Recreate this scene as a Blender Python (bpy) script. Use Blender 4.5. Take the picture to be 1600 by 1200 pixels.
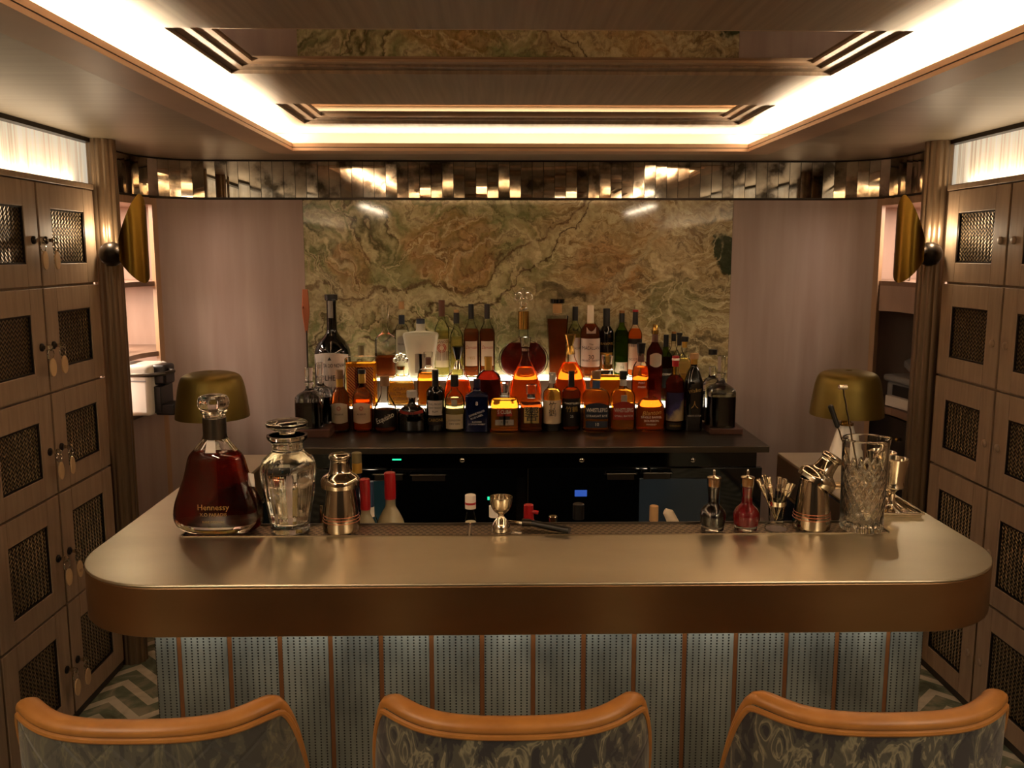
import bpy, bmesh, math, random
from mathutils import Vector, Matrix
random.seed(7)
PI = math.pi
S = bpy.context.scene
COL = S.collection
for o in list(bpy.data.objects): bpy.data.objects.remove(o)

# ------------------------------------------------------------------ camera
FPX, CX, CY = 1380.0, 800.0, 600.0
PIT = math.atan(203/1380.0); YAW = math.atan(25/1380.0*math.cos(PIT))
CAM = Vector((-.11, 0, 1.70))
FW = Vector((math.sin(YAW)*math.cos(PIT), math.cos(YAW)*math.cos(PIT), -math.sin(PIT)))
RT = Vector((math.cos(YAW), -math.sin(YAW), 0)); UP = RT.cross(FW)
cam = bpy.data.cameras.new('camera'); camo = bpy.data.objects.new('camera', cam); COL.objects.link(camo)
cam.sensor_width = 36; cam.lens = 36*FPX/1600; cam.clip_start = .05
M4 = Matrix((RT, UP, -FW)).transposed().to_4x4(); M4.translation = CAM
camo.matrix_world = M4
S.camera = camo

def P(px, py, x=None, y=None, z=None):
    "the point of the room that the photograph shows at a pixel, on a plane x=, y= or z="
    d = FW*FPX + RT*(px-CX) - UP*(py-CY)
    i, v = (0, x) if x is not None else (1, y) if y is not None else (2, z)
    return CAM + d*((v-CAM[i])/d[i])
def KM(p):  # metres per photo pixel at a point
    return (Vector(p)-CAM).dot(FW)/FPX

# ------------------------------------------------------------------ world, exposure, large lights
w = bpy.data.worlds.new('world'); S.world = w; w.use_nodes = True
w.node_tree.nodes['Background'].inputs[0].default_value = (.5, .36, .24, 1)
w.node_tree.nodes['Background'].inputs[1].default_value = .02
S.view_settings.view_transform = 'Standard'; S.view_settings.look = 'None'
S.view_settings.gamma = 1; S.view_settings.use_curve_mapping = False
S.view_settings.exposure = 1.3
S.cycles.max_bounces = 14; S.cycles.transparent_max_bounces = 24; S.cycles.transmission_bounces = 12
S.cycles.sample_clamp_indirect = 6
WARM = (1.0, .81, .54); WARM2 = (1.0, .78, .52)

def area(name, loc, size, rot, power, color=WARM, spread=None):
    l = bpy.data.lights.new(name, 'AREA'); l.shape = 'RECTANGLE'; l.size, l.size_y = size
    l.energy = power; l.color = color
    if spread: l.spread = spread
    o = bpy.data.objects.new(name, l); COL.objects.link(o); o.location = loc; o.rotation_euler = rot
    return o
def point(name, loc, power, color=WARM, r=.02):
    l = bpy.data.lights.new(name, 'POINT'); l.energy = power; l.color = color; l.shadow_soft_size = r
    o = bpy.data.objects.new(name, l); COL.objects.link(o); o.location = loc
    return o
CZ, UZ = 2.14, 2.224        # lower and upper ceiling
TX, TY0, TY1 = .98, .40, 3.90   # the ceiling tray
UPR = (PI, 0, 0)
COVE = 52
area('cove_light_left', (-TX-.05, 2.15, CZ+.018), (.05, 3.6), UPR, COVE)
area('cove_light_right', (TX+.05, 2.15, CZ+.018), (.05, 3.6), UPR, COVE)
area('cove_light_far', (0, TY1+.05, CZ+.018), (2.0, .05), UPR, COVE*.16)
area('cove_light_near', (0, TY0-.05, CZ+.018), (2.0, .05), UPR, COVE*.4)
# lit fabric bands above the lockers
for s in (-1, 1):
    area('band_light', (s*1.695, 1.3, 1.972), (.03, 4.3), UPR, 2.2, WARM2)
# niche lights
area('niche_light', (-1.93, 4.0, 1.925), (.12, .5), (0, 0, 0), 5, (1, .78, .60))
area('niche_light', (-1.93, 4.0, 1.217), (.2, .5), (0, 0, 0), 5, (1, .82, .66))
area('niche_light', (-1.93, 4.0, 1.545), (.12, .5), (0, 0, 0), 4, (1, .78, .60))
area('niche_light', (1.93, 4.0, 1.925), (.12, .5), (0, 0, 0), 4, (1, .78, .60))
# light strip under the bar top and two unseen fill lights added for brightness
area('bar_apron_light', (-.02, 1.755, .945), (1.62, .012), (math.radians(14), 0, 0), .70, (1, .92, .78))
for s in (-1, 1):
    area('ceiling_fill_light', (s*1.32, -.35, 2.134), (.07, 1.7), (0, 0, 0), 11, (1, .80, .56))

# ------------------------------------------------------------------ materials
def lin(c):
    if isinstance(c, str):
        c = tuple(int(c[i:i+2], 16)/255 for i in (0, 2, 4))
        return tuple(((v+.055)/1.055)**2.4 if v > .04045 else v/12.92 for v in c)+(1,)
    return tuple(c)+(1,) if len(c) == 3 else tuple(c)
MATS = {}
class NT:
    def __init__(s, name):
        s.m = bpy.data.materials.new(name); s.m.use_nodes = True; s.t = s.m.node_tree
        s.b = s.t.nodes['Principled BSDF']; s.out = s.t.nodes['Material Output']; MATS[name] = s.m
    def n(s, typ, **k):
        nd = s.t.nodes.new(typ)
        for a, v in k.items():
            if a.startswith('i_'):
                key = a[2:]; key = int(key) if key.isdigit() else key
                nd.inputs[key].default_value = v
            else: setattr(nd, a, v)
        return nd
    def l(s, a, b): s.t.links.new(a, b)
    def coord(s, kind='Object', scale=(1, 1, 1), rot=(0, 0, 0)):
        tc = s.n('ShaderNodeTexCoord'); mp = s.n('ShaderNodeMapping'); s.l(tc.outputs[kind], mp.inputs[0])
        mp.inputs['Scale'].default_value = scale; mp.inputs['Rotation'].default_value = rot
        return mp.outputs[0]
    def ramp(s, fac, stops):
        r = s.n('ShaderNodeValToRGB'); e = r.color_ramp.elements
        while len(e) < len(stops): e.new(.5)
        for el, (p, c) in zip(e, stops): el.position = p; el.color = lin(c)
        s.l(fac, r.inputs[0]); return r.outputs[0]
    def math(s, op, a, b=None, c=None):
        m = s.n('ShaderNodeMath', operation=op)
        for i, v in enumerate((a, b, c)):
            if v is None: continue
            if isinstance(v, (int, float)): m.inputs[i].default_value = v
            else: s.l(v, m.inputs[i])
        return m.outputs[0]
    def bump(s, h, strength=.3, dist=.01):
        b = s.n('ShaderNodeBump'); b.inputs['Strength'].default_value = strength; b.inputs['Distance'].default_value = dist
        s.l(h, b.inputs['Height']); s.l(b.outputs[0], s.b.inputs['Normal'])
    def mix(s, f, a, b):
        m = s.n('ShaderNodeMix', data_type='RGBA')
        if isinstance(f, float): m.inputs[0].default_value = f
        else: s.l(f, m.inputs[0])
        for i, v in ((6, a), (7, b)):
            if isinstance(v, (str, tuple)): m.inputs[i].default_value = lin(v)
            else: s.l(v, m.inputs[i])
        return m.outputs[2]

def pm(name, color, rough=.5, metal=0, trans=0, ior=1.5, emit=None, es=0, coat=0, noise=None, spec=None):
    t = NT(name); b = t.b
    b.inputs['Base Color'].default_value = lin(color); b.inputs['Roughness'].default_value = rough
    b.inputs['Metallic'].default_value = metal; b.inputs['Transmission Weight'].default_value = trans
    b.inputs['IOR'].default_value = ior; b.inputs['Coat Weight'].default_value = coat
    if spec is not None: b.inputs['Specular IOR Level'].default_value = spec
    if emit: b.inputs['Emission Color'].default_value = lin(emit); b.inputs['Emission Strength'].default_value = es
    if noise:   # (scale tuple, colour 2)
        nz = t.n('ShaderNodeTexNoise'); nz.inputs['Scale'].default_value = 1; nz.inputs['Detail'].default_value = 5
        t.l(t.coord('Object', noise[0]), nz.inputs[0])
        t.l(t.ramp(nz.outputs[0], [(.3, color), (.7, noise[1])]), b.inputs['Base Color'])
    return t.m

pm('wood_panel', 'a8968c', .42, noise=((14, 14, 1.2), '958077'))
pm('wood_light', 'b08e70', .45, noise=((30, 30, 3), '9b7a5d'))
pm('locker_wood', 'a18970', .45, noise=((30, 60, 5), '8e7660'))
pm('niche_wood', 'b59a8c', .5, noise=((12, 12, 2), 'a58a7c'))
pm('shelf_wood', '8c7060', .5, noise=((20, 3, 20), '7a6050'))
pm('ceiling_satin', '857762', .42, .15, noise=((2, 40, 2), '786a57'))
pm('ceiling_beam', '86705c', .45, noise=((60, 2, 10), '6b5747'))
pm('lip_wood', 'a88a70', .45, noise=((4, 4, 60), '9b7d64'))
pm('dark_recess', '2e2620', .5)
pm('black_cabinet', '0b0a0a', .25)
pm('black_gloss', '050505', .08)
pm('fridge_glass', '06080b', .04, spec=.6)
pm('fridge_window', '35465a', .18)
pm('steel_dark', '5a544c', .35, 1)
pm('steel_counter', '6a6258', .36, 1, noise=((3, 50, 3), '5b544b'))
pm('chrome', 'd8cfc2', .07, 1)
pm('shaker_steel', 'b8ab98', .09, 1)
pm('silver', 'd9cdb8', .13, 1)
pm('gold', 'b08a45', .25, 1)
pm('brass_shade', '7a6a38', .48, 1, noise=((8, 8, 3), '66572c'))
pm('dark_bronze', '2c241d', .38, .8)
pm('column_bronze', '756049', .36, .6)
pm('orange_wood', 'a8683c', .5)
pm('copper', 'b86f4e', .35, .7)
pm('mirror', 'a89c8e', .02, 1)
pm('white_plastic', 'e9e4da', .25)
pm('grey_plastic', '8c8b8c', .4)
pm('black_plastic', '111111', .35)
pm('paper', 'e8e2dc', .8)
pm('orange_leather', 'a06c32', .42, noise=((25, 25, 25), '905e28'))
pm('leather_strip', '6e4424', .4, .3)
pm('bar_metal_shaded', 'a08260', .36, 1, noise=((2, 4, 6), '8e7050'))  # same metal as the bar top, front-edge shade painted in as darker colour
pm('fridge_window_teal', '24485a', .15)
pm('tier_body', '4c3e30', .5)
pm('frost_glass', 'c6bd98', .22, 0, .45)
pm('sconce_brass', '856628', .27, 1, noise=((8, 8, 3), '6e5420'))
pm('block_wood', '54362a', .5, noise=((5, 40, 40), '40271e'))
pm('cork', 'b08a5c', .8); pm('cork_dark', '7a5a3a', .8)
pm('tag_wood', 'c9a77c', .6)
pm('red_cap', 'a11a20', .3); pm('white_cap', 'e6ddd0', .4); pm('navy', '0a1228', .35); pm('blue_ribbon', '27405f', .5)
pm('cream', 'd8ccb4', .6); pm('white_label', 'e0d6ca', .6); pm('yellow_label', 'c8b268', .6); pm('black_label', '0d0c0b', .5)
pm('blue_label', '1d2a3d', .5); pm('red_label', '9a2a1c', .5); pm('purple_label', '3a3558', .6)
pm('brown_label', '5a3524', .6); pm('gold_label', 'b8923e', .35, .6); pm('grey_label', 'a9a39a', .5)
pm('ink', '1a1512', .6); pm('ink_gold', 'b09050', .4, .5); pm('ink_white', 'cfc8bc', .5); pm('ink_red', 'a03020', .5)
pm('olive_cap', '6a6240', .5)
pm('glass_blackish', '060606', .05, spec=.6); pm('glass_navy', '0a1230', .12)
pm('milk_glass', 'd6d4c6', .3, 0, .45)
pm('tier_glow', 'ffffff', .5, emit=(1, .82, .58), es=2.6)
pm('green_led', '000000', .5, emit=(.02, .8, .35), es=.6)
pm('blue_led', '000000', .5, emit=(.05, .16, .75), es=.22)
pm('bulb', 'ffffff', .5, emit=(1, .72, .42), es=30)

def glassy(name, color=(1, 1, 1), rough=0.0, ior=1.48):
    t = NT(name); t.t.nodes.remove(t.b)
    g = t.n('ShaderNodeBsdfGlass'); g.inputs[0].default_value = lin(color); g.inputs[1].default_value = rough; g.inputs[2].default_value = ior
    t.l(g.outputs[0], t.out.inputs[0]); return t.m
def thin(name, tint=(.93, .95, .93), refl=1.0, blend=.13):
    t = NT(name); t.t.nodes.remove(t.b)
    tr = t.n('ShaderNodeBsdfTransparent'); tr.inputs[0].default_value = lin(tint)
    gl = t.n('ShaderNodeBsdfGlossy'); gl.inputs['Roughness'].default_value = .03
    lw = t.n('ShaderNodeLayerWeight'); lw.inputs[0].default_value = blend
    mx = t.n('ShaderNodeMixShader'); t.l(t.math('MULTIPLY', lw.outputs['Fresnel'], refl), mx.inputs[0])
    t.l(tr.outputs[0], mx.inputs[1]); t.l(gl.outputs[0], mx.inputs[2]); t.l(mx.outputs[0], t.out.inputs[0]); return t.m
glassy('crystal', (.97, .97, .95)); thin('thin_clear'); thin('thin_green', (.45, .62, .22)); thin('thin_brown', (.6, .36, .18))
thin('thin_pale', (.88, .92, .80))
def liq(name, color, body, dif=.25, ior=1.22):
    t = NT(name); t.t.nodes.remove(t.b)
    g = t.n('ShaderNodeBsdfGlass'); g.inputs[0].default_value = lin(color); g.inputs[1].default_value = .03; g.inputs[2].default_value = ior
    d = t.n('ShaderNodeBsdfDiffuse'); d.inputs[0].default_value = lin(body)
    m = t.n('ShaderNodeMixShader'); m.inputs[0].default_value = dif; t.l(g.outputs[0], m.inputs[1]); t.l(d.outputs[0], m.inputs[2]); t.l(m.outputs[0], t.out.inputs[0]); return t.m
liq('liq_amber', (.97, .55, .14), (.50, .20, .03)); liq('liq_orange', (1.0, .42, .10), (.55, .14, .02)); liq('liq_brown', (.62, .26, .09), (.20, .06, .02), .35)
liq('liq_darkred', (.36, .07, .04), (.09, .015, .01), .4); liq('liq_pale', (.95, .86, .55), (.5, .42, .2)); liq('liq_gold', (.96, .70, .28), (.5, .28, .06))
liq('liq_clear', (.93, .93, .86), (.85, .80, .60), .7, 1.3); liq('liq_green', (.50, .60, .14), (.12, .14, .02)); 
pm('liq_black', '0c0507', .08, spec=.6)
liq('cognac', (.55, .09, .05), (.03, .005, .003), .3, 1.3)
liq('red_bitters', (.8, .04, .07), (.35, .01, .02), .5, 1.3)

# onyx slab
t = NT('onyx')
co = t.coord('Object', (1, 1, 1))
n1 = t.n('ShaderNodeTexNoise'); n1.inputs['Scale'].default_value = 2.6; n1.inputs['Detail'].default_value = 6; n1.inputs['Roughness'].default_value = .6; t.l(co, n1.inputs[0])
cn_ = t.n('ShaderNodeVectorMath', operation='SUBTRACT'); t.l(n1.outputs['Color'], cn_.inputs[0]); cn_.inputs[1].default_value = (.5, .5, .5)
vm = t.n('ShaderNodeVectorMath', operation='MULTIPLY_ADD'); t.l(cn_.outputs[0], vm.inputs[0]); vm.inputs[1].default_value = (.42, .42, .42); t.l(co, vm.inputs[2])
sx = t.n('ShaderNodeSeparateXYZ'); t.l(vm.outputs[0], sx.inputs[0]); X_, Z_ = sx.outputs[0], sx.outputs[2]
sr = t.n('ShaderNodeSeparateXYZ'); t.l(co, sr.inputs[0])
def blob(x, z, rx, rz, soft=.35):   # 1 inside an ellipse, wobbly edge
    a = t.math('DIVIDE', t.math('SUBTRACT', X_, x), rx); b = t.math('DIVIDE', t.math('SUBTRACT', Z_, z), rz)
    d = t.math('SQRT', t.math('ADD', t.math('MULTIPLY', a, a), t.math('MULTIPLY', b, b)))
    m = t.n('ShaderNodeMapRange'); m.inputs[1].default_value = 1+soft/2; m.inputs[2].default_value = 1-soft/2; t.l(d, m.inputs[0]); return m.outputs[0]
# agate contour lines from a smooth field (left), slanted flow bands (right)
n2 = t.n('ShaderNodeTexNoise'); n2.inputs['Scale'].default_value = 2.2; n2.inputs['Detail'].default_value = 2.5; n2.inputs['Distortion'].default_value = .6; t.l(vm.outputs[0], n2.inputs[0])
cont = t.math('FRACT', t.math('MULTIPLY', n2.outputs[0], 13))
agate = t.ramp(cont, [(0, '4d4a30'), (.12, '6f6c48'), (.35, '7d7a52'), (.55, '6a7048'), (.75, '8e8660'), (.9, '9c9470'), (1, '5a4a30')])
mpr = t.n('ShaderNodeMapping'); t.l(vm.outputs[0], mpr.inputs[0]); mpr.inputs['Rotation'].default_value = (0, math.radians(44), 0); mpr.inputs['Scale'].default_value = (1.2, 1, 8)
n4 = t.n('ShaderNodeTexNoise'); n4.inputs['Scale'].default_value = 1.5; n4.inputs['Detail'].default_value = 8; n4.inputs['Roughness'].default_value = .6; t.l(mpr.outputs[0], n4.inputs[0])
flow = t.ramp(n4.outputs[0], [(.30, '3c3624'), (.40, '6e6244'), (.47, '9a8c66'), (.52, '7c6a42'), (.57, 'a39a76'), (.63, '6f5c38'), (.72, '8c8a66')])
fm = t.n('ShaderNodeMapRange'); fm.inputs[1].default_value = -.10; fm.inputs[2].default_value = .25; t.l(X_, fm.inputs[0])
c = t.mix(fm.outputs[0], agate, flow)
n5 = t.n('ShaderNodeTexNoise'); n5.inputs['Scale'].default_value = 9; n5.inputs['Detail'].default_value = 7; t.l(vm.outputs[0], n5.inputs[0])
rust = t.ramp(n5.outputs[0], [(.3, '54401f'), (.45, '80602f'), (.55, '946a38'), (.7, '77603c')])
grn = t.ramp(n5.outputs[0], [(.35, '4c5432'), (.5, '6c7048'), (.65, '8c8c66')])
for (x, z, rx, rz, col, am) in ((-.36, 1.70, .21, .17, rust, .8), (-.80, 1.60, .10, .15, rust, .6), (.42, 1.62, .13, .16, rust, .75), (.62, 1.82, .10, .12, rust, .4), (-.05, 1.90, .22, .06, grn, .6),
        (-.62, 1.62, .09, .16, grn, .6), (.75, 1.45, .20, .14, grn, .55), (-.95, 1.75, .10, .10, grn, .6), (.10, 1.64, .10, .10, grn, .45), (.05, 1.35, .3, .08, grn, .5)):
    am = am*(.72 if col is rust else 1)
    c = t.mix(t.math('MULTIPLY', blob(x, z, rx, rz), am), c, col)
c = t.mix(t.math('MULTIPLY', blob(1.03, 1.72, .085, .11, .12), .95), c, '1d2c1a')
def stream(x0, z0, sl0, sl1, wdt, colr, am):
    dx = t.math('SUBTRACT', X_, x0); line = t.math('ADD', z0, t.math('ADD', t.math('MULTIPLY', t.math('MAXIMUM', dx, 0), sl1), t.math('MULTIPLY', t.math('MINIMUM', dx, 0), sl0)))
    d = t.math('ABSOLUTE', t.math('SUBTRACT', Z_, line)); m = t.n('ShaderNodeMapRange'); m.inputs[1].default_value = wdt; m.inputs[2].default_value = wdt*.25; t.l(d, m.inputs[0])
    return t.math('MULTIPLY', m.outputs[0], am)
c = t.mix(stream(-.25, 1.50, .10, .62, .055, None, .75), c, '9c9470'); c = t.mix(stream(.30, 1.40, -.1, 1.1, .05, None, .6), c, '9a9272')
c = t.mix(stream(-.25, 1.56, .10, .62, .012, None, .7), c, '4a3420'); c = t.mix(stream(.0, 1.55, .3, 1.0, .010, None, .8), c, '3a2416')
ln = t.math('SUBTRACT', 1, t.math('MULTIPLY', t.math('ABSOLUTE', t.math('SUBTRACT', n5.outputs[0], .5)), 34)); 
n6 = t.n('ShaderNodeTexNoise'); n6.inputs['Scale'].default_value = 3; t.l(co, n6.inputs[0])
lm = t.math('MULTIPLY', t.math('MAXIMUM', ln, 0), t.math('GREATER_THAN', n6.outputs[0], .48))
c = t.mix(t.math('MULTIPLY', lm, .5), c, '3a2818')
ln2 = t.math('SUBTRACT', 1, t.math('MULTIPLY', t.math('ABSOLUTE', t.math('SUBTRACT', n2.outputs[0], .47)), 60)); ln3 = t.math('SUBTRACT', 1, t.math('MULTIPLY', t.math('ABSOLUTE', t.math('SUBTRACT', n2.outputs[0], .56)), 60))
c = t.mix(t.math('MULTIPLY', t.math('MAXIMUM', t.math('MAXIMUM', ln2, ln3), 0), .6), c, 'b3a984')
fn = t.n('ShaderNodeTexNoise'); fn.inputs['Scale'].default_value = 34; fn.inputs['Detail'].default_value = 7; t.l(vm.outputs[0], fn.inputs[0])
sp = t.ramp(fn.outputs[0], [(.35, (.62, .58, .52)), (.6, (1.0, 1.0, 1.0))])
mm = t.n('ShaderNodeMix', data_type='RGBA', blend_type='MULTIPLY'); mm.inputs[0].default_value = .8; t.l(c, mm.inputs[6]); t.l(sp, mm.inputs[7])
hs = t.n('ShaderNodeHueSaturation'); hs.inputs['Saturation'].default_value = .92; hs.inputs['Value'].default_value = 1.5; t.l(mm.outputs[2], hs.inputs['Color'])
t.l(hs.outputs[0], t.b.inputs['Base Color']); t.b.inputs['Roughness'].default_value = .06; t.b.inputs['Coat Weight'].default_value = .2; t.b.inputs['Coat Roughness'].default_value = .03

# brushed metal of the bar
t = NT('bar_metal'); t.b.inputs['Metallic'].default_value = 1
nz = t.n('ShaderNodeTexNoise'); nz.inputs['Scale'].default_value = 1; nz.inputs['Detail'].default_value = 6; t.l(t.coord('Object', (2.2, 5, 5)), nz.inputs[0])
t.l(t.ramp(nz.outputs[0], [(.3, 'cec6ae'), (.7, 'bdb49e')]), t.b.inputs['Base Color'])
fs = t.n('ShaderNodeTexNoise'); fs.inputs['Scale'].default_value = 1; fs.inputs['Detail'].default_value = 3; t.l(t.coord('Object', (4, 300, 300)), fs.inputs[0])
rr = t.math('MULTIPLY_ADD', nz.outputs[0], .14, .30); t.l(rr, t.b.inputs['Roughness']); t.bump(fs.outputs[0], .06, .002)

# antique mirror tiles
t = NT('antique_mirror'); t.b.inputs['Metallic'].default_value = 1
nz = t.n('ShaderNodeTexNoise'); nz.inputs['Scale'].default_value = 9; nz.inputs['Detail'].default_value = 6; t.l(t.coord('Object'), nz.inputs[0])
t.l(t.ramp(nz.outputs[0], [(.36, '4a4238'), (.48, 'a89e90'), (.7, 'c8beae')]), t.b.inputs['Base Color'])
t.l(t.math('MULTIPLY_ADD', nz.outputs[0], -.25, .17), t.b.inputs['Roughness'])

# floor marble chevron
t = NT('floor_marble')
tc = t.n('ShaderNodeTexCoord'); sx = t.n('ShaderNodeSeparateXYZ'); t.l(tc.outputs['Object'], sx.inputs[0])
zig = t.math('PINGPONG', sx.outputs[0], .16)
v = t.math('ADD', sx.outputs[1], t.math('MULTIPLY', zig, 1.0))
fr = t.math('FRACT', t.math('MULTIPLY', v, 7.5))
st = t.math('LESS_THAN', fr, .38)
nz = t.n('ShaderNodeTexNoise'); nz.inputs['Scale'].default_value = 7; nz.inputs['Detail'].default_value = 7; nz.inputs['Distortion'].default_value = 1.2; t.l(tc.outputs['Object'], nz.inputs[0])
g = t.ramp(nz.outputs[0], [(.35, '5c6453'), (.5, '77806c'), (.62, 'a09c86')]); wht = t.ramp(nz.outputs[0], [(.35, 'b9b29c'), (.6, 'd8d0ba')])
t.l(t.mix(st, g, wht), t.b.inputs['Base Color']); t.b.inputs['Roughness'].default_value = .2

# woven locker mesh
t = NT('woven_mesh'); t.b.inputs['Metallic'].default_value = 1; t.b.inputs['Roughness'].default_value = .38
tc = t.n('ShaderNodeTexCoord'); sx = t.n('ShaderNodeSeparateXYZ'); t.l(tc.outputs['Object'], sx.inputs[0])
zz = t.math('PINGPONG', t.math('MULTIPLY', sx.outputs[1], 1.0), .011)
ph = t.math('ADD', t.math('MULTIPLY', sx.outputs[2], 1.0), t.math('MULTIPLY', zz, 1.1))
wav = t.math('PINGPONG', ph, .0075); hgt = t.math('DIVIDE', wav, .0075)
t.l(t.ramp(hgt, [(.25, '0a0806'), (.5, '6a5840'), (1, '9a8462')]), t.b.inputs['Base Color']); t.bump(hgt, 1.0, .004)

# perforated bar mat
t = NT('mat_perforated'); t.b.inputs['Metallic'].default_value = .9; t.b.inputs['Roughness'].default_value = .35
br = t.n('ShaderNodeTexBrick'); br.offset = .5; t.l(t.coord('Object'), br.inputs[0])
br.inputs['Scale'].default_value = 1; br.inputs['Mortar Size'].default_value = .0035; br.inputs['Mortar Smooth'].default_value = 0
br.inputs['Brick Width'].default_value = .0155; br.inputs['Row Height'].default_value = .0125
br.inputs['Color1'].default_value = lin('0a0806'); br.inputs['Color2'].default_value = lin('0a0806'); br.inputs['Mortar'].default_value = lin('8a7a66')
t.l(br.outputs[0], t.b.inputs['Base Color']); t.bump(br.outputs['Fac'], .6, .003)

# stitched leather of the bar front: columns of punched holes
t = NT('punched_leather'); tc = t.n('ShaderNodeTexCoord'); sx = t.n('ShaderNodeSeparateXYZ'); t.l(tc.outputs['Object'], sx.inputs[0])
fx = t.math('SUBTRACT', t.math('FRACT', t.math('MULTIPLY', sx.outputs[0], 1/.0127)), .5); fz = t.math('SUBTRACT', t.math('FRACT', t.math('MULTIPLY', sx.outputs[2], 1/.0066)), .5)
dx = t.math('MULTIPLY', fx, .0127); dz = t.math('MULTIPLY', fz, .0066)
dd = t.math('SQRT', t.math('ADD', t.math('MULTIPLY', dx, dx), t.math('MULTIPLY', dz, dz)))
hole = t.math('LESS_THAN', dd, .0019)
nz = t.n('ShaderNodeTexNoise'); nz.inputs['Scale'].default_value = 9; nz.inputs['Detail'].default_value = 5; t.l(t.coord('Object', (1, 1, .5)), nz.inputs[0])
bs = t.ramp(nz.outputs[0], [(.35, '4a4c48'), (.65, '72756e')])
t.l(t.mix(hole, bs, '040404'), t.b.inputs['Base Color']); t.b.inputs['Roughness'].default_value = .42; t.b.inputs['Metallic'].default_value = .25

# stool velvets
def velvet(name, a, b, c, sc, quilt):
    t = NT(name); co = t.coord('Object', sc)
    nz = t.n('ShaderNodeTexNoise'); nz.inputs['Scale'].default_value = 1; nz.inputs['Detail'].default_value = 3; nz.inputs['Distortion'].default_value = 1.8; t.l(co, nz.inputs[0])
    vo = t.n('ShaderNodeTexVoronoi'); vo.inputs['Scale'].default_value = 1; t.l(co, vo.inputs[0])
    f = t.math('ADD', t.math('MULTIPLY', nz.outputs[0], .75), t.math('MULTIPLY', vo.outputs[0], .25))
    t.l(t.ramp(f, [(.40, a), (.45, a), (.47, b), (.53, b), (.56, c), (.62, b)]), t.b.inputs['Base Color'])
    t.b.inputs['Roughness'].default_value = .75; t.b.inputs['Sheen Weight'].default_value = .25
    tc = t.n('ShaderNodeTexCoord'); sx = t.n('ShaderNodeSeparateXYZ'); t.l(tc.outputs['Object'], sx.inputs[0])
    p1 = t.math('PINGPONG', t.math('ADD', sx.outputs[0], sx.outputs[2]), .035); p2 = t.math('PINGPONG', t.math('SUBTRACT', sx.outputs[0], sx.outputs[2]), .035)
    h = t.math('MINIMUM', t.math('MINIMUM', p1, p2), .006); t.bump(t.math('MULTIPLY', h, 1/.006), quilt, .003)
velvet('velvet_plain', '2b2a26', '3f3d33', '58543f', (26, 26, 14), .7)
velvet('velvet_feather', '17151a', '3a382f', '77715a', (34, 34, 16), .25)

# lit fabric band (a bright textile lit by the strip lights below it)
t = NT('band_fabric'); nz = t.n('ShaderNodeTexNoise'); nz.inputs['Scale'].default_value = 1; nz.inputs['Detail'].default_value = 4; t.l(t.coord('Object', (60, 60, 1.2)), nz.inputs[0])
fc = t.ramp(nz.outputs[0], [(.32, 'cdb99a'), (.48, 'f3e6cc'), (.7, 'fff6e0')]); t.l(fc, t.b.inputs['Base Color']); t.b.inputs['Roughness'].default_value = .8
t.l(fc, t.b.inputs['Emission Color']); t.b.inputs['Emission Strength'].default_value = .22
# printed art label
t = NT('sky_label'); nz = t.n('ShaderNodeTexNoise'); nz.inputs['Scale'].default_value = 22; nz.inputs['Detail'].default_value = 5; t.l(t.coord('Object', (1, 1, .8)), nz.inputs[0])
sx = t.n('ShaderNodeSeparateXYZ'); t.l(t.coord('Object'), sx.inputs[0])
f = t.math('ADD', t.math('MULTIPLY', t.math('SUBTRACT', .125, sx.outputs[2]), 7), t.math('ADD', t.math('MULTIPLY', nz.outputs[0], .8), t.math('MULTIPLY', sx.outputs[0], 7)))
t.l(t.ramp(f, [(.25, '2c2a52'), (.5, '4a4680'), (.62, 'b9a98c'), (.8, 'd9c9a0')]), t.b.inputs['Base Color'])
t = NT('sunburst_label'); t.b.inputs['Roughness'].default_value = .4
gr = t.n('ShaderNodeTexWave', wave_type='BANDS', bands_direction='DIAGONAL'); gr.inputs['Scale'].default_value = 45; t.l(t.coord('Object'), gr.inputs[0])
t.l(t.ramp(gr.outputs[0], [(.45, 'c8964e'), (.55, '7a3420')]), t.b.inputs['Base Color'])

# ------------------------------------------------------------------ geometry helpers
def tag(o, label=None, cat=None, group=None, kind=None):
    if label: o['label'] = label
    if cat: o['category'] = cat
    if group: o['group'] = group
    if kind: o['kind'] = kind
    return o
def empty(name, loc, label=None, cat=None, group=None, rz=0):
    o = bpy.data.objects.new(name, None); COL.objects.link(o); o.location = loc; o.rotation_euler.z = rz; o.empty_display_size = .05
    return tag(o, label, cat, group)
def obj(name, bm, mat, parent=None, smooth=True, loc=None, kind=None, bevel=0, rot=None):
    me = bpy.data.meshes.new(name); bmesh.ops.recalc_face_normals(bm, faces=bm.faces); bm.to_mesh(me); bm.free()
    me.materials.append(MATS[mat])
    if smooth:
        me.shade_smooth()
        me.set_sharp_from_angle(angle=math.radians(38))
    o = bpy.data.objects.new(name, me); COL.objects.link(o)
    if parent: o.parent = parent
    if loc is not None: o.location = loc
    if rot is not None: o.rotation_euler = rot
    if kind: o['kind'] = kind
    if bevel:
        b = o.modifiers.new('bevel', 'BEVEL'); b.width = bevel; b.segments = 3; b.limit_method = 'ANGLE'; b.angle_limit = math.radians(50)
    return o
def NB(): return bmesh.new()
def box(bm, x0, x1, y0, y1, z0, z1):
    v = [bm.verts.new((x, y, z)) for z in (z0, z1) for y in (y0, y1) for x in (x0, x1)]
    for f in ((0, 2, 3, 1), (4, 5, 7, 6), (0, 1, 5, 4), (2, 6, 7, 3), (0, 4, 6, 2), (1, 3, 7, 5)): bm.faces.new([v[i] for i in f])
    return bm
def B(x0, x1, y0, y1, z0, z1): return box(NB(), x0, x1, y0, y1, z0, z1)
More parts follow.
